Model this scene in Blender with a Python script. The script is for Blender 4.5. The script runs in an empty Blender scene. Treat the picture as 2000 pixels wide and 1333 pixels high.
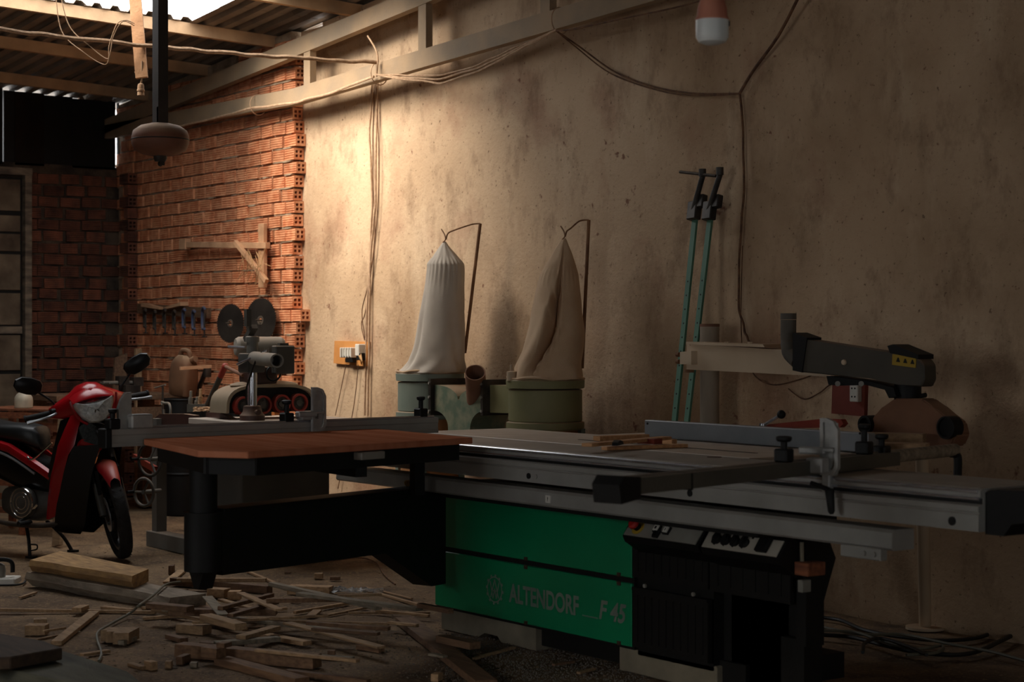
import bpy, bmesh, math, random
from math import sin, cos, pi, radians, atan2, sqrt
from mathutils import Vector, Matrix, noise
random.seed(7)
SC = bpy.context.scene
COL = SC.collection

# ------------------------------------------------------------------ camera
# world axes: x runs along the plastered wall (to the right / nearer), y runs towards that wall, z up
FPX = 3650.0; HORIZON = 650.0; EYE = 1.37
YAW = math.asin(.8145)
RX, RY = cos(YAW), sin(YAW)          # camera right
FX, FY = -sin(YAW), cos(YAW)         # camera forward
cam_d = bpy.data.cameras.new('camera'); cam = bpy.data.objects.new('camera', cam_d); COL.objects.link(cam)
cam.location = (0, 0, EYE); cam.rotation_euler = (pi/2, 0, YAW)
cam_d.sensor_width = 36.0; cam_d.lens = 36.0*FPX/2000.0
cam_d.shift_y = -(666.5-HORIZON)/2000.0
cam_d.clip_start = .05; cam_d.clip_end = 200
cam_d.dof.use_dof = True; cam_d.dof.focus_distance = 9.6; cam_d.dof.aperture_fstop = 4.5
SC.camera = cam

# ------------------------------------------------------------------ daylight
SKY = 5.6
w = bpy.data.worlds.new('overcast_sky'); SC.world = w; w.use_nodes = True
bg = w.node_tree.nodes['Background']
bg.inputs[0].default_value = (.97, .985, 1.0, 1); bg.inputs[1].default_value = SKY
SC.view_settings.view_transform = 'Standard'; SC.view_settings.look = 'None'
SC.view_settings.exposure = 0.0; SC.view_settings.gamma = 1.0; SC.view_settings.use_curve_mapping = False
SC.cycles.max_bounces = 10; SC.cycles.diffuse_bounces = 6; SC.cycles.use_denoising = True
SC.cycles.sample_clamp_indirect = 6.0

sd = bpy.data.lights.new('hazy_sun', 'SUN'); sd.energy = 11.0; sd.angle = radians(46); sd.color = (1.0, .86, .70)
sun = bpy.data.objects.new('hazy_sun', sd); COL.objects.link(sun); sun.location = (-12, -8, 12)
sun.rotation_euler = Vector((.09, 1.0, -.80)).to_track_quat('-Z', 'Y').to_euler()

# openings that let the daylight in
HX0, HX1, HY0, HY1 = -12.15, -10.25, 3.45, 5.85      # missing roofing sheets
EY0, EY1, EZ0, EZ1 = .2, 1.8, .2, 2.2               # unseen doorway, added in the right wall to light the saw's fence
DX0, DX1, DZ0, DZ1 = -6.2, -4.2, 1.0, 2.5           # window opening in the front wall, behind the camera
X1_ = 3.0
def portal(name, loc, rot, sx, sy):
    l = bpy.data.lights.new(name, 'AREA'); l.shape = 'RECTANGLE'; l.size = sx; l.size_y = sy
    l.cycles.is_portal = True
    o = bpy.data.objects.new(name, l); o.location = loc; o.rotation_euler = rot; COL.objects.link(o); return o
portal('skylight_portal', ((HX0+HX1)/2, (HY0+HY1)/2, 3.78), (0, 0, 0), HX1-HX0+.5, HY1-HY0+.3)
portal('window_portal', ((DX0+DX1)/2, -2.62, (DZ0+DZ1)/2), (-pi/2, 0, 0), DX1-DX0, DZ1-DZ0)

portal('added_doorway_portal', (X1_+.12, (EY0+EY1)/2, (EZ0+EZ1)/2), (0, pi/2, 0), EZ1-EZ0, EY1-EY0)

# ------------------------------------------------------------------ photogrammetry: photo pixel -> place in the room
def ray(px, py):
    k = (px-1000.0)/FPX; m = (HORIZON-py)/FPX
    return Vector((FX+k*RX, FY+k*RY, m))
EYEV = Vector((0, 0, EYE))
def Pd(px, py, depth): return EYEV + ray(px, py)*depth
def Py(px, py, y): r = ray(px, py); return EYEV + r*(y/r.y)
def Px(px, py, x): r = ray(px, py); return EYEV + r*(x/r.x)
def Pz(px, py, z): r = ray(px, py); return EYEV + r*((z-EYE)/r.z)
def roof_z(x, y): return 3.46 + .077*(x+12.2) + .045*(6.61-y)   # underside of the purlins

# ------------------------------------------------------------------ object helpers
MW = {}
def finish(name, bm, mat, smooth=35):
    bmesh.ops.remove_doubles(bm, verts=bm.verts, dist=1e-6)
    bmesh.ops.recalc_face_normals(bm, faces=bm.faces)
    me = bpy.data.meshes.new(name); bm.to_mesh(me); bm.free()
    if mat: me.materials.append(mat)
    if smooth:
        me.polygons.foreach_set('use_smooth', [True]*len(me.polygons))
        me.set_sharp_from_angle(angle=radians(smooth))
    return me
def put(name, bm, mat, parent=None, label=None, cat=None, group=None, kind=None, local=False, smooth=35):
    """link bm as one object; world coordinates unless local"""
    if parent is not None:
        mw = MW[parent.name]
        if not local: bm.transform(mw.inverted())
        o = bpy.data.objects.new(name, finish(name, bm, mat, smooth)); COL.objects.link(o)
        o.parent = parent; MW[o.name] = mw.copy()
    else:
        xs = [v.co.x for v in bm.verts]; ys = [v.co.y for v in bm.verts]; zs = [v.co.z for v in bm.verts]
        org = Vector(((min(xs)+max(xs))/2, (min(ys)+max(ys))/2, min(zs)))
        bm.transform(Matrix.Translation(-org))
        o = bpy.data.objects.new(name, finish(name, bm, mat, smooth)); COL.objects.link(o)
        o.location = org; MW[o.name] = Matrix.Translation(org)
    tag(o, label, cat, group, kind)
    return o
def tag(o, label=None, cat=None, group=None, kind=None):
    if label: o['label'] = label
    if cat: o['category'] = cat
    if group: o['group'] = group
    if kind: o['kind'] = kind
    return o
def thing(name, label, cat, loc, rz=0.0, group=None, kind=None):
    o = bpy.data.objects.new(name, None); COL.objects.link(o)
    o.location = loc; o.rotation_euler = (0, 0, rz); o.empty_display_size = .1
    MW[o.name] = Matrix.Translation(Vector(loc)) @ Matrix.Rotation(rz, 4, 'Z')
    return tag(o, label, cat, group, kind)
def dup(root, loc, rz=None, label=None):
    kids = {}
    for c in COL.objects:
        if c.parent: kids.setdefault(c.parent.name, []).append(c)
    def rec(o, par):
        c = o.copy(); COL.objects.link(c)
        if par is not None: c.parent = par
        for ch in kids.get(o.name, []): rec(ch, c)
        return c
    r = rec(root, None); r.location = loc
    if rz is not None: r.rotation_euler = (0, 0, rz)
    MW[r.name] = Matrix.Translation(Vector(loc)) @ Matrix.Rotation(r.rotation_euler.z, 4, 'Z')
    if label: r['label'] = label
    return r

# ------------------------------------------------------------------ mesh helpers
I4 = Matrix.Identity(4)
def nb(): return bmesh.new()
def hexa(bm, p):
    v = [bm.verts.new(q) for q in p]
    for f in ((0,3,2,1),(4,5,6,7),(0,1,5,4),(1,2,6,5),(2,3,7,6),(3,0,4,7)): bm.faces.new([v[i] for i in f])
def box(bm, lo, hi, M=I4, bev=0):
    x0,y0,z0 = lo; x1,y1,z1 = hi
    P = [M @ Vector(q) for q in ((x0,y0,z0),(x1,y0,z0),(x1,y1,z0),(x0,y1,z0),(x0,y0,z1),(x1,y0,z1),(x1,y1,z1),(x0,y1,z1))]
    if bev <= 0: hexa(bm, P); return
    t = bmesh.new(); hexa(t, P); t.normal_update()
    bmesh.ops.bevel(t, geom=list(t.edges), offset=bev, segments=2 if bev > .008 else 1, profile=.5, affect='EDGES')
    add(bm, t)
def add(bm, t):
    m = bpy.data.meshes.new('tmp'); t.to_mesh(m); t.free(); bm.from_mesh(m); bpy.data.meshes.remove(m)
def cbox(bm, c, s, M=I4, bev=0): box(bm, [c[i]-s[i]/2 for i in range(3)], [c[i]+s[i]/2 for i in range(3)], M, bev)
def frame(o, xd, up=(0,0,1)):
    x = Vector(xd).normalized(); z = Vector(up); y = z.cross(x).normalized(); z = x.cross(y)
    return Matrix(((x.x,y.x,z.x,o[0]),(x.y,y.y,z.y,o[1]),(x.z,y.z,z.z,o[2]),(0,0,0,1)))
def perp(d):
    d = Vector(d).normalized(); a = Vector((0,0,1)) if abs(d.z) < .9 else Vector((1,0,0))
    u = d.cross(a).normalized(); return u, d.cross(u).normalized()
def skin_rings(bm, rings, cap0=True, cap1=True, closed=True):
    R = [[bm.verts.new(p) for p in r] for r in rings]; n = len(R[0])
    for a, b in zip(R, R[1:]):
        for i in range(n if closed else n-1):
            j = (i+1) % n
            try: bm.faces.new((a[i], a[j], b[j], b[i]))
            except ValueError: pass
    if cap0 and closed: bm.faces.new(list(reversed(R[0])))
    if cap1 and closed: bm.faces.new(R[-1])
    return R
def cyl(bm, p0, p1, r0, r1=None, n=16, cap=True):
    p0 = Vector(p0); p1 = Vector(p1); r1 = r0 if r1 is None else r1; u, v = perp(p1-p0)
    skin_rings(bm, [[p+(u*cos(2*pi*i/n)+v*sin(2*pi*i/n))*r for i in range(n)] for p, r in ((p0,r0),(p1,r1))], cap, cap)
def lathe(bm, prof, o=(0,0,0), axis=(0,0,1), n=24, cap=True):
    """prof: (radius, height along axis)"""
    o = Vector(o); a = Vector(axis).normalized(); u, v = perp(a)
    skin_rings(bm, [[o+a*h+(u*cos(2*pi*i/n)+v*sin(2*pi*i/n))*max(r,1e-4) for i in range(n)] for r, h in prof], cap, cap)
def ringpipe(bm, p0, p1, ro, ri, n=24):
    """open tube with wall thickness"""
    p0 = Vector(p0); p1 = Vector(p1); u, v = perp(p1-p0)
    c = [(p0,ro),(p1,ro),(p1,ri),(p0,ri),(p0,ro)]
    skin_rings(bm, [[p+(u*cos(2*pi*i/n)+v*sin(2*pi*i/n))*r for i in range(n)] for p, r in c], False, False)
def smooth_pts(pts, k=6):
    pts = [Vector(p) for p in pts]
    if len(pts) < 3: return pts
    out = []
    for i in range(len(pts)-1):
        p0 = pts[max(i-1,0)]; p1 = pts[i]; p2 = pts[i+1]; p3 = pts[min(i+2,len(pts)-1)]
        for j in range(k):
            t = j/k
            out.append(.5*((2*p1)+(p2-p0)*t+(2*p0-5*p1+4*p2-p3)*t*t+(3*p1-p0-3*p2+p3)*t*t*t))
    out.append(pts[-1]); return out
def tube(bm, pts, r, n=8, k=6, sm=True, cap=True):
    P = smooth_pts(pts, k) if sm else [Vector(p) for p in pts]
    P = [p for i, p in enumerate(P) if i == 0 or (p-P[i-1]).length > 1e-6]
    u = None; rings = []
    for i, p in enumerate(P):
        d = (P[min(i+1,len(P)-1)]-P[max(i-1,0)]).normalized()
        if u is None: u, _ = perp(d)
        u = (u-d*u.dot(d)); u = u.normalized() if u.length > 1e-6 else perp(d)[0]
        v = d.cross(u); rr = r(i/(len(P)-1)) if callable(r) else r
        rings.append([p+(u*cos(2*pi*j/n)+v*sin(2*pi*j/n))*rr for j in range(n)])
    skin_rings(bm, rings, cap, cap)
def torus(bm, c, axis, R, r, n=28, m=10, sq=1.0):
    c = Vector(c); a = Vector(axis).normalized(); u, v = perp(a)
    rings = []
    for i in range(n+1):
        t = 2*pi*i/n; d = u*cos(t)+v*sin(t)
        rings.append([c+d*(R+r*cos(2*pi*j/m))+a*(r*sq*sin(2*pi*j/m)) for j in range(m)])
    skin_rings(bm, rings, False, False)
def ball(bm, c, r, n=14, sc=(1,1,1), M=I4):
    t = bmesh.new(); bmesh.ops.create_uvsphere(t, u_segments=n, v_segments=max(6,n//2), radius=1)
    t.transform(M @ Matrix.Translation(Vector(c)) @ Matrix.Diagonal((r*sc[0], r*sc[1], r*sc[2], 1))); add(bm, t)
def prism(bm, poly, d):
    """poly: 3-D outline, extruded by the vector d"""
    d = Vector(d); skin_rings(bm, [[Vector(p) for p in poly], [Vector(p)+d for p in poly]])
def ell(c, u, v, a, b, n=20, p=2.0):
    c = Vector(c); u = Vector(u); v = Vector(v); out = []
    for i in range(n):
        t = 2*pi*i/n; ct, st = cos(t), sin(t)
        out.append(c+u*(a*math.copysign(abs(ct)**(2/p), ct))+v*(b*math.copysign(abs(st)**(2/p), st)))
    return out
X3, Y3, Z3 = Vector((1,0,0)), Vector((0,1,0)), Vector((0,0,1))

# ------------------------------------------------------------------ materials
def lin(c):
    if isinstance(c, str): c = [int(c[i:i+2],16)/255 for i in (0,2,4)]
    return [x/12.92 if x <= .04045 else ((x+.055)/1.055)**2.4 for x in c]
def mat(name, c1, c2=None, rough=.6, metal=0.0, scale=6, bump=0.0, bscale=80, detail=6, rnd=0.0, dust=0.0, dustcol='a08468', stretch=(1,1,1), spec=.5, lo=.35, hi=.65, rscale=None):
    m = bpy.data.materials.new(name); m.use_nodes = True; nt = m.node_tree; N = nt.nodes; L = nt.links
    b = N['Principled BSDF']; b.inputs['Roughness'].default_value = rough; b.inputs['Metallic'].default_value = metal
    b.inputs['Specular IOR Level'].default_value = spec
    tc = N.new('ShaderNodeTexCoord'); mp = N.new('ShaderNodeMapping'); mp.inputs['Scale'].default_value = stretch
    L.new(tc.outputs['Object'], mp.inputs['Vector'])
    nz = N.new('ShaderNodeTexNoise'); nz.inputs['Scale'].default_value = scale; nz.inputs['Detail'].default_value = detail
    oi = N.new('ShaderNodeObjectInfo')
    if rnd:
        ad = N.new('ShaderNodeVectorMath'); ad.operation = 'MULTIPLY_ADD'; ad.inputs[1].default_value = (37, 91, 53)
        cmb = N.new('ShaderNodeCombineXYZ')
        for i in range(3): L.new(oi.outputs['Random'], cmb.inputs[i])
        L.new(cmb.outputs[0], ad.inputs[0]); L.new(mp.outputs[0], ad.inputs[2]); vec = ad.outputs[0]
    else: vec = mp.outputs[0]
    L.new(vec, nz.inputs['Vector'])
    rp = N.new('ShaderNodeMapRange'); rp.inputs['From Min'].default_value = lo; rp.inputs['From Max'].default_value = hi
    L.new(nz.outputs['Fac'], rp.inputs['Value'])
    mx = N.new('ShaderNodeMix'); mx.data_type = 'RGBA'
    mx.inputs['A'].default_value = (*lin(c1), 1); mx.inputs['B'].default_value = (*lin(c2 or c1), 1)
    L.new(rp.outputs[0], mx.inputs['Factor']); out = mx.outputs['Result']
    if rnd:
        hs = N.new('ShaderNodeHueSaturation'); mr = N.new('ShaderNodeMapRange')
        mr.inputs['To Min'].default_value = 1-rnd; mr.inputs['To Max'].default_value = 1+rnd
        L.new(oi.outputs['Random'], mr.inputs['Value']); L.new(mr.outputs[0], hs.inputs['Value']); L.new(out, hs.inputs['Color']); out = hs.outputs[0]
    if dust:   # sawdust lies on what faces up
        ge = N.new('ShaderNodeNewGeometry'); sp = N.new('ShaderNodeSeparateXYZ'); L.new(ge.outputs['Normal'], sp.inputs[0])
        m1 = N.new('ShaderNodeMapRange'); m1.inputs['From Min'].default_value = .2; m1.inputs['From Max'].default_value = .9; L.new(sp.outputs['Z'], m1.inputs['Value'])
        n2 = N.new('ShaderNodeTexNoise'); n2.inputs['Scale'].default_value = 9; L.new(vec, n2.inputs['Vector'])
        m2 = N.new('ShaderNodeMath'); m2.operation = 'MULTIPLY'; L.new(m1.outputs[0], m2.inputs[0]); L.new(n2.outputs['Fac'], m2.inputs[1])
        m3 = N.new('ShaderNodeMath'); m3.operation = 'MULTIPLY'; m3.use_clamp = True; L.new(m2.outputs[0], m3.inputs[0]); m3.inputs[1].default_value = dust*1.8
        md = N.new('ShaderNodeMix'); md.data_type = 'RGBA'; L.new(m3.outputs[0], md.inputs['Factor']); L.new(out, md.inputs['A'])
        md.inputs['B'].default_value = (*lin(dustcol), 1); out = md.outputs['Result']
        mro = N.new('ShaderNodeMapRange'); mro.inputs['To Min'].default_value = rough; mro.inputs['To Max'].default_value = .9
        L.new(m3.outputs[0], mro.inputs['Value']); L.new(mro.outputs[0], b.inputs['Roughness'])
        if metal:
            mme = N.new('ShaderNodeMapRange'); mme.inputs['To Min'].default_value = metal; mme.inputs['To Max'].default_value = 0
            L.new(m3.outputs[0], mme.inputs['Value']); L.new(mme.outputs[0], b.inputs['Metallic'])
    L.new(out, b.inputs['Base Color'])
    if bump:
        n3 = N.new('ShaderNodeTexNoise'); n3.inputs['Scale'].default_value = bscale; n3.inputs['Detail'].default_value = 4; L.new(vec, n3.inputs['Vector'])
        bp = N.new('ShaderNodeBump'); bp.inputs['Strength'].default_value = bump; bp.inputs['Distance'].default_value = .01
        L.new(n3.outputs['Fac'], bp.inputs['Height']); L.new(bp.outputs[0], b.inputs['Normal'])
    return m
M_brick = mat('terracotta_brick', 'c0754c', 'dc9e74', rough=.92, scale=14, bump=.35, bscale=120, rnd=.16)
M_brick_dark = mat('dark_brown_brick', '4a2c20', '7c4a34', rough=.92, scale=9, bump=.5, bscale=90, rnd=.35, lo=.3, hi=.7)  # darker brick colour for the far wall
M_mortar = mat('mortar', '7a6650', 'b09a80', rough=.95, scale=7, bump=.6, bscale=60)
M_steel_dusty = mat('dusty_painted_steel', '8c8073', 'b39a7c', rough=.75, scale=5, bump=.15, bscale=60, dust=.5)
M_roof = mat('grey_corrugated_sheet', '6f655a', '8f8172', rough=.6, metal=.2, scale=3, bump=.1, bscale=30, rnd=.1)
M_purlin = mat('dusty_purlin', 'a18262', 'bd9a74', rough=.85, scale=5, bump=.2, bscale=50, rnd=.06)
M_rope = mat('dusty_cable', 'a98a6c', 'c4a486', rough=.95, scale=30, bump=.6, bscale=200)
M_wire = mat('thin_brown_wire', '4c3020', '7a5638', rough=.8, scale=20)
M_black = mat('black_plastic', '090909', '0f0e0d', rough=.6, scale=12, spec=.3)
M_blackmetal = mat('black_painted_steel', '0b0b09', '12110f', rough=.65, scale=8, bump=.08, bscale=60, spec=.3)
M_alu = mat('anodised_aluminium', '8a8882', '9c9a94', rough=.42, metal=.2, scale=5, dust=.25, dustcol='ab9b8a')
M_alu_bright = mat('bright_aluminium', 'b8bac0', 'cacbd0', rough=.22, metal=.8, scale=12)
M_cast = mat('cast_aluminium', '8a8985', '9e9c96', rough=.5, metal=.15, scale=20, bump=.15, bscale=150)
M_iron = mat('worn_cast_iron_table', 'b6aa9c', 'c8bcae', rough=.34, metal=.0, scale=4, bump=.02, bscale=120, dust=.35, dustcol='b39d86')
M_green = mat('green_enamel', '06764e', '088256', rough=.38, scale=2, bump=.02, bscale=40)
M_letter = mat('pale_lettering', '667066', '737d70', rough=.6)
M_board = mat('red_brown_laminated_board', 'b06c4e', 'c07e60', rough=.5, scale=3, stretch=(.5,6,1), bump=.03, bscale=60, spec=.0)
M_plinth = mat('grey_plinth_paint', '6b6454', '857c69', rough=.8, scale=6, bump=.2, bscale=40)
M_chrome = mat('chrome', 'cfcfcf', 'dddddd', rough=.12, metal=1.0, scale=8)
M_red = mat('red_motorbike_paint', '8c0710', '980a14', rough=.25, scale=4)
M_rubber = mat('black_rubber', '101010', '1b1a19', rough=.85, scale=20, bump=.2, bscale=120)
M_seat = mat('black_vinyl', '101213', '16191a', rough=.4, scale=60, bump=.1, bscale=400)
M_wood = mat('pale_sawn_wood', '8d7153', 'ad8d69', rough=.85, scale=7, stretch=(1.2,9,9), bump=.2, bscale=90, rnd=.2)
M_wood_dark = mat('brown_wood', '5e4430', '7a5c42', rough=.82, scale=7, stretch=(1.2,9,9), bump=.2, bscale=90, rnd=.25)
M_wood_grey = mat('weathered_grey_wood', '6f6656', '968874', rough=.85, scale=6, stretch=(1.2,8,8), bump=.35, bscale=60, rnd=.15)
M_bark = mat('live_edge_slab', '8d6d49', 'b8925f', rough=.85, scale=5, stretch=(1.5,6,6), bump=.4, bscale=60)
# ================================================================== THE SETTING
X0, X1, Y0, Y1 = -14.96, 3.0, -2.5, 6.61           # inner faces of the room
BF = 6.52                                          # face of the bare brickwork of the long wall
# ---- plaster and ground materials
def mat_plaster():
    m = mat('dirty_lime_plaster', 'b29575', 'cbb091', rough=.92, scale=.9, lo=.3, hi=.7, detail=8)
    nt = m.node_tree; N = nt.nodes; L = nt.links; b = N['Principled BSDF']
    tc = N.new('ShaderNodeTexCoord'); cur = b.inputs['Base Color'].links[0].from_socket
    def layer(cur, scale, lo, hi, col, amt, detail=6, stretch=(1,1,1), rough=.6):
        mp = N.new('ShaderNodeMapping'); mp.inputs['Scale'].default_value = stretch; L.new(tc.outputs['Object'], mp.inputs[0])
        nz = N.new('ShaderNodeTexNoise'); nz.inputs['Scale'].default_value = scale; nz.inputs['Detail'].default_value = detail; nz.inputs['Roughness'].default_value = rough
        L.new(mp.outputs[0], nz.inputs['Vector'])
        mr = N.new('ShaderNodeMapRange'); mr.inputs['From Min'].default_value = lo; mr.inputs['From Max'].default_value = hi; mr.inputs['To Max'].default_value = amt
        L.new(nz.outputs['Fac'], mr.inputs['Value'])
        mx = N.new('ShaderNodeMix'); mx.data_type = 'RGBA'; L.new(mr.outputs[0], mx.inputs['Factor']); L.new(cur, mx.inputs['A']); mx.inputs['B'].default_value = (*lin(col), 1)
        return mx.outputs['Result']
    cur = layer(cur, .55, .48, .72, '80603f', .85, 7)                 # broad brown damp clouds
    cur = layer(cur, 1.3, .55, .75, '8f5c45', .7, 7)                 # reddish clouds
    cur = layer(cur, 5.0, .52, .75, '755840', .75, 8, (1, 1, .55), .7)       # mottling
    cur = layer(cur, 2.2, .56, .66, 'd0b899', .45, 8, (1.2, 1, .4))   # pale scuffs
    cur = layer(cur, 38, .62, .72, '5b4028', .8, 3)                   # specks
    cur = layer(cur, 9, .69, .74, '6b3a26', .8, 3)                    # rusty spots
    L.new(cur, b.inputs['Base Color'])
    n3 = N.new('ShaderNodeTexNoise'); n3.inputs['Scale'].default_value = 35; n3.inputs['Detail'].default_value = 8; n3.inputs['Roughness'].default_value = .7; L.new(tc.outputs['Object'], n3.inputs['Vector'])
    n4 = N.new('ShaderNodeTexNoise'); n4.inputs['Scale'].default_value = 3; n4.inputs['Detail'].default_value = 6; L.new(tc.outputs['Object'], n4.inputs['Vector'])
    ad = N.new('ShaderNodeMath'); ad.operation = 'MULTIPLY_ADD'; L.new(n4.outputs['Fac'], ad.inputs[0]); ad.inputs[1].default_value = 2.5; L.new(n3.outputs['Fac'], ad.inputs[2])
    bp = N.new('ShaderNodeBump'); bp.inputs['Strength'].default_value = .55; bp.inputs['Distance'].default_value = .012
    L.new(ad.outputs[0], bp.inputs['Height']); L.new(bp.outputs[0], b.inputs['Normal'])
    return m
M_plaster = mat_plaster()
M_floor = mat('sawdust_strewn_earth_floor', '57432f', '82684b', rough=.95, scale=1.6, bump=.8, bscale=45, detail=10, lo=.3, hi=.7)
def overlay(m, scale, lo, hi, col, amt, detail=6):
    nt = m.node_tree; N = nt.nodes; L = nt.links; b = N['Principled BSDF']; cur = b.inputs['Base Color'].links[0].from_socket
    tc = N.new('ShaderNodeTexCoord'); nz = N.new('ShaderNodeTexNoise'); nz.inputs['Scale'].default_value = scale; nz.inputs['Detail'].default_value = detail
    L.new(tc.outputs['Object'], nz.inputs['Vector']); mr = N.new('ShaderNodeMapRange')
    mr.inputs['From Min'].default_value = lo; mr.inputs['From Max'].default_value = hi; mr.inputs['To Max'].default_value = amt; L.new(nz.outputs['Fac'], mr.inputs['Value'])
    mx = N.new('ShaderNodeMix'); mx.data_type = 'RGBA'; L.new(mr.outputs[0], mx.inputs['Factor']); L.new(cur, mx.inputs['A']); mx.inputs['B'].default_value = (*lin(col), 1)
    L.new(mx.outputs['Result'], b.inputs['Base Color'])
overlay(M_floor, 5, .5, .68, '36291d', .65, 8); overlay(M_floor, 3.1, .52, .66, '94795a', .5, 8); overlay(M_floor, 45, .58, .66, 'a0855f', .55, 3); overlay(M_floor, 80, .60, .68, '261c14', .7, 3)
M_gravel = mat('grey_grit', '4a4842', '67645c', rough=.95, scale=60, bump=.9, bscale=160)
M_dullwall = mat('dull_render', '5f5040', '6e5d4b', rough=.95, scale=2)
M_truss = mat('dusty_pale_steel_truss', '8a7862', 'a08769', rough=.8, scale=4, bump=.15, bscale=60, dust=.5)
M_brownblack = mat('brown_black_board', '17110c', '241a12', rough=.8, scale=5, spec=.2)  # brown-black colour for some planks above the far bricks
M_hole = mat('inside_of_hollow_brick', '2a140c', '3b1d10', rough=.95)

# ---- floor: gently uneven, with a patch of grey grit before the saw
bm = nb(); nx, ny = 150, 76
V = [[bm.verts.new((X0-.3+(X1-X0+.6)*i/nx, Y0-.3+(Y1-Y0+.6)*j/ny, 0)) for i in range(nx+1)] for j in range(ny+1)]
for r in V:
    for v in r: v.co.z = min(0, .016*noise.noise(v.co*1.7)-.006)
for j in range(ny):
    for i in range(nx): bm.faces.new((V[j][i], V[j][i+1], V[j+1][i+1], V[j+1][i]))
floor = put('floor', bm, M_floor, kind='structure', smooth=60)

# ---- long wall: rough core, plaster skin, bare bricks
bm = nb(); top = lambda x: roof_z(x, Y1)+.07
prism(bm, [(X0-.03, BF+.018, -.02), (-11.93, BF+.018, -.02), (-11.93, BF+.018, top(-11.93)), (X0-.03, BF+.018, top(X0-.03))], (0, .25, 0))
wall_back = put('wall_back', bm, M_mortar, kind='structure', smooth=0)
bm = nb(); nz = 70; edge = []
for k in range(nz+1):
    z = -.02+(top(-11.95)+.02)*k/nz
    edge.append((-11.93+.05*noise.noise(Vector((0, 3.1, z*5)))+.03*noise.noise(Vector((1, 7.3, z*17))), z))
Vf = [(bm.verts.new((x, Y1, z)), bm.verts.new((x+.0, Y1+.02, z)), bm.verts.new((-11.6, Y1, z))) for x, z in edge]
for a, b in zip(Vf, Vf[1:]):
    bm.faces.new((a[0], a[2], b[2], b[0])); bm.faces.new((a[1], a[0], b[0], b[1]))
prism(bm, [(-11.6, Y1, -.02), (X1+.2, Y1, -.02), (X1+.2, Y1, top(X1)), (-11.6, Y1, top(-11.6))], (0, .25, 0))
put('plaster', bm, M_plaster, wall_back, smooth=0)
# lumps of fallen mortar at the plaster's broken edge, low down
bm = nb()
for i in range(26):
    p = Vector((random.uniform(-11.9, -11.45), Y1-random.uniform(0, .05), random.uniform(.02, .5)))
    if p.z > .5-.9*(p.x+11.95): continue
    ball(bm, p, random.uniform(.03, .07), 8, (1.2, .6, 1))
put('broken_mortar', bm, M_mortar, wall_back, kind='stuff')

BL, BH, BD = .176, .086, .082       # hollow clay brick
def brick_mesh(ends):
    bm = nb()
    # ribbed front (towards -y): section in (y, z) swept along x
    sec = []
    for i in range(5):
        z0 = -BH/2+BH*i/5; d = BH/5
        sec += [(-BD/2, z0+.0012), (-BD/2, z0+d*.68), (-BD/2+.005, z0+d*.78), (-BD/2+.005, z0+d*.93)]
    sec += [(-BD/2, BH/2), (BD/2, BH/2), (BD/2, -BH/2)]
    rings = [[Vector((x, y, z)) for y, z in sec] for x in (-BL/2, BL/2)]
    skin_rings(bm, rings, True, not ends)
    if ends:
        ys = [-BD/2, -.027, -.006, .006, .027, BD/2]; zs = [-BH/2, -.026, -.006, .006, .026, BH/2]
        for i in range(5):
            for j in range(5):
                q = [(ys[i], zs[j]), (ys[i+1], zs[j]), (ys[i+1], zs[j+1]), (ys[i], zs[j+1])]
                if i in (1, 3) and j in (1, 3):
                    f = [bm.verts.new((BL/2, a, b)) for a, b in q]; g = [bm.verts.new((BL/2-.05, a, b)) for a, b in q]
                    for a in range(4): bm.faces.new((f[a], f[(a+1) % 4], g[(a+1) % 4], g[a]))
                    fh = bm.faces.new(g); fh.material_index = 1
                else: bm.faces.new([bm.verts.new((BL/2, a, b)) for a, b in q])
    me = bpy.data.meshes.new('hollow_brick'); bmesh.ops.remove_doubles(bm, verts=bm.verts, dist=1e-6)
    bmesh.ops.recalc_face_normals(bm, faces=bm.faces); bm.to_mesh(me); bm.free()
    me.materials.append(M_brick); me.materials.append(M_hole); return me
BR, BRE = brick_mesh(False), brick_mesh(True)
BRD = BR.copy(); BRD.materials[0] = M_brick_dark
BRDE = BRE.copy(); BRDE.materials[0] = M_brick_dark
def piece(name, me, parent, M):
    o = bpy.data.objects.new(name, me); COL.objects.link(o); o.parent = parent
    o.matrix_basis = MW[parent.name].inverted() @ M; return o
PITCH = .0966
cand = []
for r in range(36):
    z = .05+PITCH*r
    end = -11.86+random.uniform(-.03, .025)
    if r == 15: end = -11.77                        # one brick juts out of the toothed edge
    if r in (7,): end = -11.99
    x = end-BL/2; first = True
    while x-BL/2 > X0-.05:
        zz = z+.05*(.5-((x+15)/3.0))*0+.012*noise.noise(Vector((x*.7, r*.3, 0)))
        if zz+BH/2 < roof_z(x, BF)+.05:
            M = Matrix.Translation((x, BF+BD/2+random.uniform(-.006, .006)+(.008 if first else 0), zz)) @ Matrix.Rotation(radians(random.uniform(-1.3, 1.3)), 4, 'Y') @ Matrix.Rotation(radians(random.uniform(-1.5, 1.5)), 4, 'Z')
            sx = random.uniform(.93, 1.02) if not (first and r % 2) else random.uniform(.7, .95)
            cand.append((x+(100 if first else 0), first, M @ Matrix.Diagonal((sx, 1, random.uniform(.95, 1.02), 1))))
        x -= BL+random.uniform(.008, .018)+(BL*.5 if first and r % 2 else 0)*0
        if first and r % 2: x -= -BL*.28
        first = False
cand.sort(key=lambda c: -c[0])
bulk = nb()
for i, (_x, first, M) in enumerate(cand):
    if i < 300: piece('brick', BRE if first else BR, wall_back, M)
    else:
        t = bmesh.new(); t.from_mesh(BR); t.transform(M); add(bulk, t)
put('brick_courses', bulk, M_brick, wall_back, kind='stuff', smooth=0)
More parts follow.
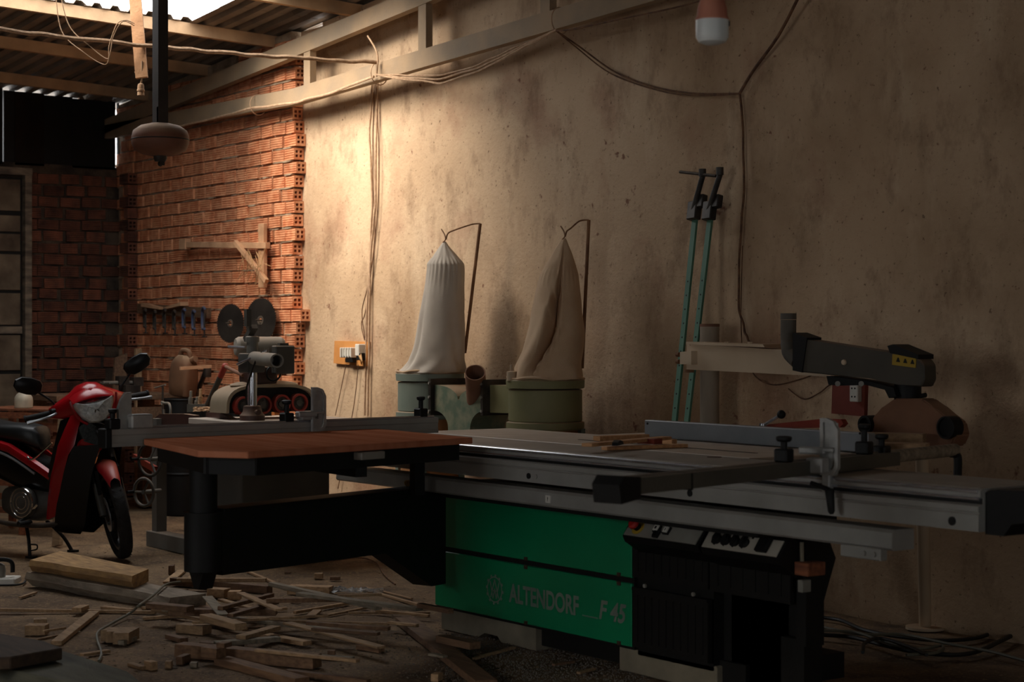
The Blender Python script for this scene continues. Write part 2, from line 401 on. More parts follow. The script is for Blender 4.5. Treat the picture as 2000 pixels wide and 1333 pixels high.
# mortar squeezed out of the bed joints
bm = nb()
for r in range(35):
    z = .05+PITCH*(r+.5); x = -11.9
    while x > X0:
        L_ = random.uniform(.05, .35)
        if random.random() < .78 and z < roof_z(x, BF):
            n = 6; d0 = random.uniform(-.012, .003)
            up = []; lo_ = []
            for i in range(n+1):
                xx = x-L_*i/n; h = .012*(.5+.6*random.random())*(0.3 if i in (0, n) else 1)
                up.append((xx, h)); lo_.append((xx, -h))
            rings = [[Vector((xx, BF+.03, z+a)), Vector((xx, BF-d0, z+a*.6)), Vector((xx, BF-d0, z-a*.6)), Vector((xx, BF+.03, z-a))] for xx, a in up]
            skin_rings(bm, rings)
        x -= L_+random.uniform(.02, .3)
put('mortar_joint', bm, M_mortar, wall_back, kind='stuff', smooth=0)

# ---- far wall of darker bricks, with a toothed pier in the corner
bm = nb()
prism(bm, [(X0-.02, Y0-.3, -.02), (X0-.02, Y1+.2, -.02), (X0-.02, Y1+.2, 2.78), (X0-.02, Y0-.3, 2.78)], (-.2, 0, 0))
wall_left = put('wall_left', bm, mat('dark_mortar', '2f261f', '5a4a3b', rough=.95, scale=7, bump=.8, bscale=50), kind='structure', smooth=0)
RZ = Matrix.Rotation(pi/2, 4, 'Z')
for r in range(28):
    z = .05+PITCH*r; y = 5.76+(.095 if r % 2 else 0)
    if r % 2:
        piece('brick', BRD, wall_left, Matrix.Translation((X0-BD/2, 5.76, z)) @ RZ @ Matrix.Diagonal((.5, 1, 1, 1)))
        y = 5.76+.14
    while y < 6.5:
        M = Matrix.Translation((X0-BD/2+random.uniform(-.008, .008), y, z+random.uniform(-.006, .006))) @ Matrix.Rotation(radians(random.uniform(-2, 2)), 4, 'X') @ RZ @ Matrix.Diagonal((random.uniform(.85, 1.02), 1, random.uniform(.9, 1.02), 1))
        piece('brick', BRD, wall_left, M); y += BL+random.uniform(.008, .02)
    # pier courses: hollow ends and stretchers by turns
    M = Matrix.Translation((-14.64, 6.475, z))
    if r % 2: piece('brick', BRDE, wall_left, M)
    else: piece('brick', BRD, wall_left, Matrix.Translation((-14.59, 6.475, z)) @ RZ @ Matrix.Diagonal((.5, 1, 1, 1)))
yg0, yg1 = Px(232, 270, X0-.03).y, Px(7, 240, X0-.03).y       # two slits that let daylight through
edges_ = sorted([Y0+.1+.27*k for k in range(29)]+[5.62, 5.87, 6.12, yg1, yg0])
for k, (a, b) in enumerate(zip(edges_, edges_[1:])):
    if b-a < .02: continue
    g = .034 if b == yg0 else .012 if b == yg1 else -.004
    bm = nb(); off = .006*(k % 2); box(bm, (X0-.05-off, a, 2.76), (X0-.02-off, b-g, roof_z(X0, a)+.075)); put('plank', bm, M_blackmetal if k % 3 else M_brownblack, wall_left, smooth=0)
bm = nb(); box(bm, (X0-.05, yg0, 2.76), (X0-.02, 6.53, 3.4)); put('plank', bm, M_blackmetal, wall_left, smooth=0)
bm = nb(); box(bm, (X0-.09, 6.2, 2.97), (X0-.062, 6.5, 3.04)); box(bm, (X0-.09, 6.2, 3.09), (X0-.062, 6.5, 3.13)); box(bm, (X0-.09, 6.2, 3.16), (X0-.062, 6.5, 3.4))
put('batten', bm, M_wood_dark, wall_left, smooth=0)

# ---- the two walls behind the camera; the front one has a high opening
bm = nb()
def wslab(x0, x1, z0, z1):
    prism(bm, [(x0, Y0, z0), (x1, Y0, z0), (x1, Y0, z1 if z1 else roof_z(x1, Y0)+.07), (x0, Y0, z1 if z1 else roof_z(x0, Y0)+.07)], (0, -.2, 0))
wslab(X0-.2, DX0, -.02, None); wslab(DX1, X1+.2, -.02, None); wslab(DX0, DX1, -.02, DZ0)
prism(bm, [(DX0, Y0, DZ1), (DX1, Y0, DZ1), (DX1, Y0, roof_z(DX1, Y0)+.07), (DX0, Y0, roof_z(DX0, Y0)+.07)], (0, -.2, 0))
put('wall_front', bm, M_dullwall, kind='structure', smooth=0)
bm = nb()
for y0_, y1_, z0_, z1_ in ((Y0-.2, EY0, -.02, None), (EY1, Y1+.2, -.02, None), (EY0, EY1, -.02, EZ0), (EY0, EY1, EZ1, None)):
    prism(bm, [(X1, y0_, z0_), (X1, y1_, z0_), (X1, y1_, z1_ or roof_z(X1, y1_)+.07), (X1, y0_, z1_ or roof_z(X1, y0_)+.07)], (.2, 0, 0))
put('wall_right', bm, M_dullwall, kind='structure', smooth=0)

# ---- roof: purlins and corrugated sheets, some sheets missing
ceiling = thing('ceiling', None, None, (0, 0, 0), kind='structure')
def sheet(xa, xb, ya, yb, lift=0):
    bm = nb(); n = max(1, round((yb-ya)/.133)); p = (yb-ya)/n; prof = []
    for i in range(n):
        y = ya+p*i; prof += [(y, 0), (y+p*.42, 0), (y+p*.56, .028), (y+p*.86, .028)]
    prof.append((yb+.02, 0))
    A = [bm.verts.new((xa, y, roof_z(xa, y)+.085+h+lift)) for y, h in prof]
    B = [bm.verts.new((xb, y, roof_z(xb, y)+.085+h+lift)) for y, h in prof]
    A2 = [bm.verts.new((xa, y, roof_z(xa, y)+.087+h+lift)) for y, h in prof]
    B2 = [bm.verts.new((xb, y, roof_z(xb, y)+.087+h+lift)) for y, h in prof]
    for i in range(len(prof)-1):
        bm.faces.new((A[i], A[i+1], B[i+1], B[i])); bm.faces.new((A2[i], B2[i], B2[i+1], A2[i+1]))
        bm.faces.new((A[i], A2[i], A2[i+1], A[i+1])); bm.faces.new((B[i], B[i+1], B2[i+1], B2[i]))
    me = put('roofing_sheet', bm, M_roof, ceiling, smooth=0)
strips = [7.0, 6.645, HY1, 5.05, 4.25, HY0, 2.65, 1.85, 1.05, .25, -.55, -1.35, -2.15, -2.9]
for b, a in zip(strips, strips[1:]):
    if a >= HY0-.01 and b <= HY1+.01: segs = [(-15.3, HX0), (HX1, -6.6), (-6.7, -2.9), (-3, 3.3)]
    elif b == HY1+.795: segs = [(-15.3, -11.6), (-11.7, -8.0), (-8.1, -4.4), (-4.5, -.7), (-.8, 3.3)]
    else: segs = [(-15.3, -11.9), (-12, -8.2), (-8.3, -4.5), (-4.6, -.9), (-1, 3.3)]
    for k, (xa, xb) in enumerate(segs): sheet(xa, xb, a, b, .003*(k % 2))
x = -14.4
while x < 3:
    bm = nb(); a, b = 6.9, -2.7
    prism(bm, [(x-.025, b, roof_z(x, b)), (x+.025, b, roof_z(x, b)), (x+.025, b, roof_z(x, b)+.084), (x-.025, b, roof_z(x, b)+.084)], Vector((0, a-b, roof_z(x, a)-roof_z(x, b))))
    put('purlin', bm, M_purlin, ceiling, smooth=0); x += 1.1

# ---- light steel truss along the long wall
TY = 6.40
truss = thing('trim_1', None, None, (-9, TY, 0), kind='structure')
def chordz(x): return 3.335+.077*(x+11.443)
def lowz(x): return 2.982+.0403*(x+11.649) if x > -11.649 else 2.982-.012*(x+11.649)
bm = nb(); pts = [X0, -11.649, -4]
for (a, b) in ((X0, 3.0),):
    hexa(bm, [(a, TY, chordz(a)), (b, TY, chordz(b)), (b, TY+.06, chordz(b)), (a, TY+.06, chordz(a)), (a, TY, chordz(a)+.12), (b, TY, chordz(b)+.12), (b, TY+.06, chordz(b)+.12), (a, TY+.06, chordz(a)+.12)])
put('top_chord', bm, M_truss, truss, smooth=0)
bm = nb()
rings = [[Vector((x, TY+dy, lowz(x)+dz)) for dy, dz in ((0, 0), (.06, 0), (.06, .115), (0, .115))] for x in (X0, -11.649, 3.0)]
skin_rings(bm, rings); put('bottom_chord', bm, M_truss, truss, smooth=0)
for px in (598, 823, 1063, 1330):
    x = Py(px, 60, TY).x; bm = nb()
    box(bm, (x-.045, TY+.005, lowz(x)+.11), (x+.045, TY+.055, chordz(x)+.01)); put('strut', bm, M_truss, truss, smooth=0)

# ---- old panelled door in the far wall, at the left edge of the view
M_door = mat('grimy_painted_door', '4d443a', '8a7a66', rough=.8, scale=5, bump=.3, bscale=40, stretch=(1, 1, 4))
M_doorpanel = mat('grimy_door_panel', '3e2f22', '7d6d58', rough=.85, scale=4, bump=.3, bscale=40, lo=.3, hi=.7)
door = thing('door_1', None, None, (X0+.03, 5.3, 0), kind='structure')
def dpt(px, py): return Px(px, py, X0+.03)
y57, y45, y42 = dpt(59, 500).y, dpt(46, 500).y, dpt(43, 500).y
zt = dpt(30, 328).z
bm = nb(); box(bm, (X0, y45, 0), (X0+.07, y57, zt)); put('door_jamb', bm, M_door, door, smooth=0)
bm = nb(); box(bm, (X0, 4.6, zt-.06), (X0+.08, y57, zt)); put('door_head', bm, M_door, door, smooth=0)
bm = nb(); box(bm, (X0-.02, 4.7, 0), (X0+.02, y42, zt-.08)); put('door_leaf', bm, M_blackmetal, door, smooth=0)
rows = [(350, 412), (421, 453), (457, 491), (497, 567), (573, 635), (655, 724), (731, 800), (808, 880), (888, 985)]
for a, b in rows:
    za, zb = dpt(20, a).z, dpt(20, b).z
    bm = nb(); box(bm, (X0+.02, 4.75, zb), (X0+.035, y42-.015, za), bev=.004); put('door_panel', bm, M_doorpanel, door, smooth=0)
bm = nb(); box(bm, (X0+.018, 4.75, dpt(20, 652).z), (X0+.05, y42-.005, dpt(20, 638).z)); put('door_rail', bm, M_door, door, smooth=0)
# ================================================================== THE SLIDING TABLE PANEL SAW
M_vent = mat('black_ribbed_panel', '0d0c0a', '14120f', rough=.65, scale=8, spec=.3)
M_grey_face = mat('grey_control_plate', '77746c', '8a867d', rough=.5, scale=6, bump=.03, bscale=80)
M_light_face = mat('pale_control_plate', '9d978a', 'aea798', rough=.5, scale=6)
M_redcap = mat('red_plastic', '8e1a16', 'a5241d', rough=.4)
M_yellow = mat('yellow_plastic', '94781e', 'a48628', rough=.5)
M_white = mat('white_plastic', 'c9c5ba', 'd4d0c6', rough=.5)
M_darkbrown = mat('dark_brown_steel', '3a2419', '4d3020', rough=.6, scale=5, dust=.3)
M_redwood = mat('red_painted_wood', '7c2a1a', '8d3522', rough=.5, scale=6)
M_brass = mat('brass_spring', 'a5803c', 'b8924a', rough=.35, metal=.8)
FP = 4.72                        # plane of the saw's front panels
saw = thing('panel_saw', 'long sliding table panel saw with green front panels and black control cabinet', 'saw', (-6.0, 5.0, 0))
SL, SM, SR = -7.24, -5.80, -4.90
# body
bm = nb()
box(bm, (SL, FP+.012, .10), (SM, 5.38, .68)); box(bm, (SM, FP+.03, .40), (SR, 4.85, .68)); box(bm, (SM, FP+.03, .08), (-5.345, 5.3, .42)); box(bm, (-5.345, 4.80, .04), (-4.95, 4.85, .42))
box(bm, (SL+.05, FP+.06, .02), (-5.2, 5.3, .12))
put('cabinet', bm, M_blackmetal, saw, smooth=0)
# hexagonal side cover at the right end
bm = nb(); x0 = -4.90
prism(bm, [(x0, FP+.03, .24), (x0, FP+.03, .67), (x0, 4.84, .67), (x0, 4.90, .55), (x0, 4.84, .40), (x0, 4.84, .24)], (.05, 0, 0))
put('side_cover', bm, M_blackmetal, saw, smooth=0)
bm = nb(); box(bm, (-4.99, 4.76, 0), (-4.87, 4.85, .26)); box(bm, (-5.30, 4.80, .0), (-4.99, 4.845, .40)); put('cabinet_foot', bm, M_blackmetal, saw, smooth=0)
# green panels
def panel(z0, z1):
    bm = nb(); box(bm, (SL, FP, z0), (SM-.004, FP+.014, z1), bev=.003); return put('front_panel', bm, M_green, saw, smooth=30)
p_up = panel(.388, .640); p_lo = panel(.112, .366)
for p, z in ((p_up, .395), (p_up, .632), (p_lo, .359), (p_lo, .119)):
    for x in (-6.52, -5.88):
        bm = nb(); cbox(bm, (x, FP-.003, z), (.018, .008, .016)); cyl(bm, (x, FP-.005, z), (x, FP-.010, z), .005, n=8); put('panel_bolt', bm, M_darkbrown, p, smooth=0)
# lettering
def text(s, x, z, h, wid, par, name, shear=0.0, y=FP-.0012, m=M_letter, bold=.028):
    cu = bpy.data.curves.new('t', 'FONT'); cu.body = s; cu.size = 1.0; cu.shear = shear; cu.offset = bold
    ob = bpy.data.objects.new('t', cu); COL.objects.link(ob); bpy.context.view_layer.update()
    me = bpy.data.meshes.new_from_object(ob.evaluated_get(bpy.context.evaluated_depsgraph_get()))
    bpy.data.objects.remove(ob); bm = nb(); bm.from_mesh(me); bpy.data.meshes.remove(me)
    xs = [v.co.x for v in bm.verts]; ys = [v.co.y for v in bm.verts]
    kx = wid/(max(xs)-min(xs)); kz = h/(max(ys)-min(ys)); ax, ay = min(xs), min(ys)
    for v in bm.verts: v.co = Vector((x+(v.co.x-ax)*kx, y, z+(v.co.y-ay)*kz))
    return put(name, bm, m, par, smooth=0)
text('ALTENDORF', -6.648, .193, .084, .50, p_lo, 'lettering')
text('F 45', -6.012, .199, .080, .176, p_lo, 'lettering', shear=.22)
bm = nb(); box(bm, (-6.125, FP-.0013, .198), (-6.022, FP, .203)); put('lettering', bm, M_letter, p_lo, smooth=0)
bm = nb(); cx, cz = -6.757, .236          # gear ring with interlaced letters
ri, ro = .052, .058; n = 96
tooth = lambda i: ro+(.009 if (i % 8) in (0, 1, 2) else 0)
ring = []
for i in range(n):
    a = 2*pi*i/n; b = 2*pi*(i+1)/n; o_ = tooth(i)
    bm.faces.new([bm.verts.new((cx+r*sin(t), FP-.0013, cz+r*cos(t))) for r, t in ((ri, a), (o_, a), (o_, b), (ri, b))])
def stroke(p, q, wd=.007):
    p = Vector((p[0], 0, p[1])); q = Vector((q[0], 0, q[1])); d = (q-p).normalized(); nn = Vector((-d.z, 0, d.x))*wd/2
    bm.faces.new([bm.verts.new(Vector((cx, FP-.0013, cz))+a) for a in (p-nn, q-nn, q+nn, p+nn)])
for p, q in (((-.030, -.036), (0, .044)), ((0, .044), (.030, -.036)), ((-.034, .034), (-.012, -.040)), ((-.012, -.040), (0, .004)), ((0, .004), (.012, -.040)), ((.012, -.040), (.034, .034)), ((-.012, -.006), (.012, -.006))): stroke(p, q)
put('gear_emblem', bm, M_letter, p_lo, smooth=0)
# plinths
bm = nb(); prism(bm, [(SL+.01, FP+.03, 0), (-6.93, FP+.03, 0), (-6.88, FP+.03, .025), (-6.78, FP+.03, .025), (-6.75, FP+.03, 0), (-6.49, FP+.03, 0), (-6.49, FP+.03, .105), (SL+.01, FP+.03, .105)], (0, .5, 0)); put('plinth', bm, M_plinth, saw, smooth=0)
bm = nb(); box(bm, (-5.92, FP+.03, 0), (-5.33, 5.2, .10), bev=.004); put('plinth', bm, M_plinth, saw, smooth=0)
# ribbed black panels of the control cabinet
def vent(xa, xb, za, zb, y, nrib, name='vent_panel'):
    bm = nb(); box(bm, (xa, y, za), (xb, y+.02, zb))
    for i in range(nrib):
        x = xa+(xb-xa)*(i+.7)/(nrib+.4); box(bm, (x-.004, y-.004, za+.025), (x+.004, y, zb-.03))
    box(bm, (xa, y-.006, zb-.012), (xb, y, zb))
    o = put(name, bm, M_vent, saw, smooth=0)
    for x in (xa+.08, xb-.08):
        b2 = nb(); cyl(b2, (x, y, zb+.012), (x, y-.008, zb+.012), .008, n=8); put('screw', b2, M_grey_face, o, smooth=0)
vent(SM+.004, -5.345, .115, .355, FP, 10); vent(SM+.004, -5.345, .395, .56, FP, 9); vent(-5.335, SR, .39, .56, FP, 6)
# the two slanted control boxes
def control(xa, xb, zt, zb, face, lift):
    yo = FP-.085
    bm = nb()
    prism(bm, [(xa, FP+.02, zt+.03), (xa, FP-.04, zt+.03), (xa, yo, zb+.012), (xa, yo+.012, zb-.012), (xa, FP+.02, zb-.07)], (xb-xa, 0, 0))
    cb = put('control_box', bm, M_black, saw, smooth=0)
    a = Vector((xa+.012, FP-.043, zt+.026)); b = Vector((xa+.012, yo-.003, zb+.014)); nrm = Vector((0, (b-a).z, -(b-a).y)).normalized()
    if nrm.y > 0: nrm = -nrm
    bm = nb(); prism(bm, [a+(b-a)*.08, b-(b-a)*.03, b-(b-a)*.03+Vector((xb-xa-.024, 0, 0)), a+(b-a)*.08+Vector((xb-xa-.024, 0, 0))], nrm*.004)
    put('control_plate', bm, face, cb, smooth=0)
    return cb, (lambda u, v: a+(b-a)*v+Vector(((xb-xa-.024)*u, 0, 0))+nrm*.004), nrm, (b-a).normalized()
cb, at, nrm, dn = control(-5.755, -5.305, .600, .556, M_grey_face, 0)
bm = nb(); c = at(.15, .45); lathe(bm, [(.030, 0), (.030, .003)], c, nrm, 20); put('emergency_plate', bm, M_yellow, cb)
bm = nb(); lathe(bm, [(.016, .002), (.016, .02)], c, nrm, 16); put('emergency_stem', bm, M_black, cb)
bm = nb(); lathe(bm, [(.017, .02), (.024, .026), (.024, .034), (.018, .042), (0, .045)], c, nrm, 20); put('emergency_button', bm, M_redcap, cb, label='red mushroom stop button')
def key(u, v, s, m, h=.010):
    c = at(u, v); F = frame(c, X3, nrm); b1 = nb(); cbox(b1, (0, 0, h/2), (s, s, h), F, bev=.002); b_ = put('push_button', b1, M_black, cb, smooth=0)
    b2 = nb(); cbox(b2, (0, 0, h+.002), (s*.72, s*.72, .006), F, bev=.001); put('button_cap', b2, m, cb, smooth=0)
    if m is not M_black:
        b3 = nb(); cbox(b3, (0, 0, h+.0055), (s*.08 if u > .5 else s*.3, s*.34, .001), F); put('button_mark', b3, M_black, cb, smooth=0)
key(.42, .38, .034, M_white); key(.56, .42, .034, M_white); key(.45, .72, .032, M_black)
cb, at, nrm, dn = control(-5.292, -4.868, .600, .552, M_light_face, 0)
for i in range(4):
    c = at(.17+.125*i, .48); F = frame(c, X3, nrm)
    bm = nb(); lathe(bm, [(.019, 0), (.019, .006), (.015, .012)], c, nrm, 20)
    prism(bm, [F @ Vector(q) for q in ((0, .032, .004), (.010, 0, .004), (0, -.026, .004), (-.010, 0, .004))], nrm*.020)
    k_ = put('selector_knob', bm, M_black, cb, smooth=20)
    bm = nb(); cbox(bm, (.024, .026, .001), (.010, .007, .002), F); put('scale_mark', bm, M_black, cb, smooth=0)
bm = nb(); F = frame(at(.80, .46), X3, nrm); cbox(bm, (0, 0, .009), (.056, .062, .018), F, bev=.003); cbox(bm, (0, .004, .019), (.040, .036, .004), F, bev=.001); put('main_switch', bm, M_black, cb, smooth=0)

# long grey rail under the carriage
bm = nb(); sec = [(4.495, .672), (4.500, .722), (4.512, .732), (4.60, .732), (4.60, .664), (4.503, .664)]
skin_rings(bm, [[Vector((x, y, z)) for y, z in sec] for x in (-7.76, -4.2)]); rail = put('guide_rail', bm, M_alu, saw, smooth=30)
bm = nb(); box(bm, (-4.42, 4.485, .628), (-4.24, 4.52, .668), bev=.003)
for x in (-4.31, -4.265): cyl(bm, (x, 4.484, .648), (x, 4.478, .648), .009, n=12)
put('rail_bracket', bm, M_alu, rail, smooth=20)
bm = nb(); box(bm, (-6.075, 4.4925, .682), (-6.045, 4.498, .712)); st_ = put('warning_sticker', bm, M_white, rail, smooth=0)
bm = nb(); box(bm, (-6.061, 4.4915, .694), (-6.058, 4.4925, .706)); box(bm, (-6.061, 4.4915, .689), (-6.058, 4.4925, .692)); put('exclamation_mark', bm, M_black, rail, smooth=0)
bm = nb(); box(bm, (SL, 4.56, .64), (-4.9, 4.80, .70)); put('rail_carrier', bm, M_blackmetal, saw, smooth=0)
# sliding carriage: one extruded section
bm = nb()
sec = [(4.470, .760), (4.470, .812), (4.476, .814), (4.476, .818), (4.468, .821), (4.468, .838), (4.490, .843), (4.490, .862), (4.478, .866), (4.478, .886), (4.492, .893), (4.83, .893), (4.83, .775), (4.80, .760)]
skin_rings(bm, [[Vector((x, y, z)) for y, z in sec] for x in (-7.62, -3.82)]); car = put('sliding_carriage', bm, M_alu, saw, smooth=25)
bm = nb(); box(bm, (-7.62, 4.4885, .8435), (-3.822, 4.4905, .8615)); put('recess_shade_strip', bm, M_black, car, smooth=0)  # black strip added to imitate the shade inside the recess
bm = nb(); cyl(bm, (-7.62, 4.483, .882), (-3.83, 4.483, .882), .0085, n=12); put('guide_bar', bm, M_alu_bright, car)
bm = nb(); cyl(bm, (-7.62, 4.487, .860), (-3.83, 4.487, .860), .006, n=10); put('guide_bar', bm, M_alu_bright, car)
for px, py, r, m in ((1033, 930, .012, M_black), (1047, 931, .010, M_alu), (1348, 964, .013, M_black), (1860, 1021, .014, M_black)):
    p = Py(px, py, 4.469); p.z = .786; bm = nb(); cyl(bm, p, p+Vector((0, -.004, 0)), r, n=18); put('hole_cap', bm, m, car)
bm = nb(); a = -3.82     # black grip at the carriage's end
prism(bm, [(a, 4.50, .752), (a+.07, 4.50, .752), (a+.10, 4.50, .79), (a+.16, 4.50, .80), (a+.19, 4.50, .835), (a+.30, 4.50, .845), (a+.34, 4.50, .868), (a+.34, 4.50, .898), (a+.05, 4.50, .892), (a, 4.50, .880)], (0, .30, 0)); put('end_grip', bm, M_black, car, smooth=20)
bm = nb(); box(bm, (-7.645, 4.47, .762), (-7.62, 4.83, .89), bev=.004); put('end_plate', bm, M_black, car, smooth=0)
# fixed cast table with slot and rip fence
bm = nb(); box(bm, (-7.60, 4.845, .850), (-5.25, 5.40, .893), bev=.004); tb = put('saw_table', bm, M_iron, saw, smooth=0)
bm = nb(); box(bm, (-6.95, 5.405, .855), (-5.28, 5.74, .888), bev=.004); put('extension_table', bm, M_iron, saw, smooth=0)
bm = nb(); box(bm, (-6.6, 5.06, .8935), (-5.45, 5.075, .8945)); put('blade_slot', bm, M_black, tb, smooth=0)
bm = nb(); p = Pz(1395, 893, .8945); cyl(bm, (p.x, p.y, .893), (p.x, p.y, .8955), .028, n=20); put('table_insert', bm, M_darkbrown, tb)
for k, (a, b) in enumerate((((-7.45, 5.2), (-6.9, 5.35)), ((-5.9, 5.2), (-5.3, 5.36)))):
    bm = nb(); box(bm, (a[0], a[1], .60), (b[0], b[1], .85)); put('table_support', bm, M_blackmetal, saw, smooth=0)
bm = nb(); box(bm, (-6.585, 5.43, .894), (-5.20, 5.475, .972), bev=.004); cbox(bm, (-5.9, 5.51, .93), (1.3, .07, .04)); rf = put('rip_fence', bm, mat('blue_grey_aluminium', '7b8085', '92969a', rough=.45, metal=.4, scale=3, dust=.2), saw, smooth=0)
for px, py in ((1265, 828), (1680, 847)):
    p = Py(px, py, 5.429); bm = nb(); cyl(bm, p, p+Vector((0, -.003, 0)), .005, n=8); put('screw', bm, M_black, rf)
a = Py(1490, 832, 5.60); b = Py(1526, 810, 5.60)
bm = nb(); cyl(bm, a, b, .007, n=10); cyl(bm, a+Vector((0, 0, -.05)), a+Vector((0, 0, .01)), .016, n=12); lv = put('locking_lever', bm, M_alu_bright, rf)
bm = nb(); ball(bm, b, .019); put('lever_ball', bm, M_black, rf)
a = Py(1500, 828, 5.66); b = Py(1652, 826, 5.66)
F = frame(a, b-a); Lh = (b-a).length
bm = nb(); prism(bm, [F @ Vector(q) for q in ((0, -.015, -.02), (Lh*.95, -.015, -.02), (Lh, -.015, -.005), (Lh*.97, -.015, .014), (Lh*.75, -.015, .018), (0, -.015, -.004))], Vector((0, .03, 0))); put('fence_handle', bm, M_redwood, rf, smooth=20, label='long red fence handle')
# swing arm that carries the outrigger
A0, A1 = Vector((-7.06, 4.52, 0)), Vector((-6.66, 3.30, 0)); d = (A1-A0); Ld = d.length; F = frame((A0.x, A0.y, 0), d)
bm = nb()
prism(bm, [F @ Vector(q) for q in ((0, -.055, .668), (Ld, -.055, .668), (Ld, -.055, .420), (.30, -.055, .412), (-.02, -.055, .235), (-.12, -.055, .235), (-.12, -.055, .668))], (F.to_3x3() @ Vector((0, .11, 0))))
arm = put('swing_arm', bm, M_blackmetal, saw, smooth=0)
bm = nb(); cbox(bm, (Ld/2, 0, .674), (Ld, .13, .012), F, bev=.004); put('arm_cap', bm, M_blackmetal, arm, smooth=0)
bm = nb(); P0 = F @ Vector((.10, 0, .70))
pts = [P0+Vector((.005*cos(t*.9)*2.4, 0, .012*sin(t*.9)))+d.normalized()*(-.0022*t) for t in range(70)]
tube(bm, pts, .0035, 6, 1); put('spring', bm, M_brass, arm)
C = A1+d.normalized()*.05
bm = nb(); cyl(bm, (C.x, C.y, .44), (C.x, C.y, .66), .075, n=20); cyl(bm, (C.x, C.y, .66), (C.x, C.y, .67), .080, n=20); cyl(bm, (C.x, C.y, .66), (C.x, C.y, .90), .055, n=18)
prism(bm, [(C.x-.07, C.y-.03, .44), (C.x+.06, C.y-.03, .44), (C.x+.02, C.y-.03, .37), (C.x-.02, C.y-.03, .37)], (0, .06, 0)); put('outrigger_post', bm, M_blackmetal, arm, smooth=30)
# outrigger table: board on a black frame
Bq = [Vector(q) for q in ((-7.17, 3.24, 0), (-6.35, 3.085, 0), (-6.17, 3.20, 0), (-6.46, 4.40, 0), (-7.31, 4.45, 0))]
bm = nb(); prism(bm, [q+Z3*.905 for q in Bq], (0, 0, .026)); bmesh.ops.bevel(bm, geom=list(bm.edges), offset=.003, segments=1, affect='EDGES'); ob = put('outrigger_board', bm, M_board, saw, smooth=0)
bm = nb()
Fb = frame((-6.22, 3.20, 0), Vector((-.235, 1.0, 0)))
cen = Vector((-6.72, 3.76, 0)); Iq = [q+(cen-q).normalized()*.09 for q in Bq]
def beam(p, q, w_=.05, z0=.838, z1=.9045):
    L_ = (q-p).length; cbox(bm, (L_/2, 0, (z0+z1)/2), (L_+.04, w_, z1-z0), frame((p.x, p.y, 0), q-p))
beam(Iq[2], Iq[3]); beam(Iq[0], Iq[4]); beam(Iq[0], Iq[1]); beam(Iq[3], Iq[4]); beam(Iq[1], Iq[2]); beam(Iq[0].lerp(Iq[4], .5), Iq[2].lerp(Iq[3], .5), .05, .80)
put('outrigger_frame', bm, M_blackmetal, saw, smooth=0)
bm = nb(); cbox(bm, (.62, -.02, .886), (.13, .09, .03), Fb, bev=.003); put('clamp_block', bm, M_grey_face, ob, smooth=0)
p = Py(813, 925, 4.40); bm = nb(); box(bm, (p.x-.022, 4.38, .66), (p.x+.022, 4.43, .89)); put('stay', bm, M_blackmetal, saw, smooth=0)

# ---- crosscut fences
def star_knob(o, base, h, r, par):
    b1 = nb(); cbox(b1, (0, 0, .022), (.05, .05, .044), base, bev=.005); kb = put('clamp_block', b1, M_black, par, smooth=20)
    b2 = nb(); c = base @ Vector((0, 0, 0)); lathe(b2, [(.011, .044), (.011, h-.02), (r*.8, h-.018), (r, h-.012), (r, h-.003), (r*.7, h)], c, Z3, 18); put('clamp_knob', b2, M_black, par, smooth=35)
def flip_stop(base, par, mirror=1, s=1.0):
    """arched aluminium flag standing on an arm; base: frame on the fence, x along it"""
    b1 = nb(); H = .150*s; W = .075*s
    out = [(0, -.055), (W*.75, -.055), (W, -.03), (W, H*.72), (W*.75, H*.93), (W*.35, H), (0, H)]
    inn = [(.012, -.035), (W*.7, -.035), (W-.012, -.02), (W-.012, H*.68), (W*.68, H*.86), (W*.35, H-.014), (.012, H-.014)]
    n = len(out)
    for y0, y1 in ((-.009, .009),):
        ro = [[base @ Vector((mirror*x, y, z)) for x, z in pl] for pl, y in ((out, y0), (out, y1), (inn, y1), (inn, y0), (out, y0))]
        skin_rings(b1, ro, False, False)
    cbox(b1, (mirror*W/2, .002, H/2-.03), (W-.01, .004, H+.03), base)
    cbox(b1, (mirror*W*.4, 0, .030), (W*.8, .03, .016), base, bev=.004); cbox(b1, (-mirror*.03, 0, .025), (.10, .035, .024), base, bev=.005)
    return put('flip_stop', b1, M_cast, par, smooth=25)
# right one, slewed, over the carriage
O = Vector((-4.257, 3.40, 0)); D = Vector((-.245, .970, 0)); F = frame(O, D)
bm = nb()
sec = [(-.042, .897), (.042, .897), (.042, .945), (.016, .945), (.016, .939), (.006, .939), (.006, .945), (-.006, .945), (-.006, .939), (-.016, .939), (-.016, .945), (-.042, .945)]
skin_rings(bm, [[F @ Vector((x, y, z)) for y, z in sec] for x in (.06, 1.62)]); fr = put('crosscut_fence', bm, mat('dark_anodised_bar', '4a4841', '58554c', rough=.5, metal=.4, scale=4, dust=.15), saw, smooth=20)
bm = nb(); prism(bm, [F @ Vector(q) for q in ((-.035, -.05, .875), (.06, -.05, .885), (.06, -.05, .948), (-.02, -.05, .955), (-.045, -.05, .93))], F.to_3x3() @ Vector((0, .10, 0))); put('end_cap', bm, M_black, fr, smooth=20)
bm = nb(); cbox(bm, (.33, 0, .918), (.006, .088, .052), F); put('joint_seam', bm, M_black, fr, smooth=0)
bm = nb(); cyl(bm, F @ Vector((1.5, .01, .925)), F @ Vector((2.14, .01, .925)), .024, n=16); put('extension_rod', bm, M_wood_grey, fr)
bm = nb(); tube(bm, [F @ Vector((2.10, .01, .915)), F @ Vector((2.14, -.0, .90)), F @ Vector((2.12, -.01, .82))], .016, 8); put('rod_end', bm, M_black, fr)
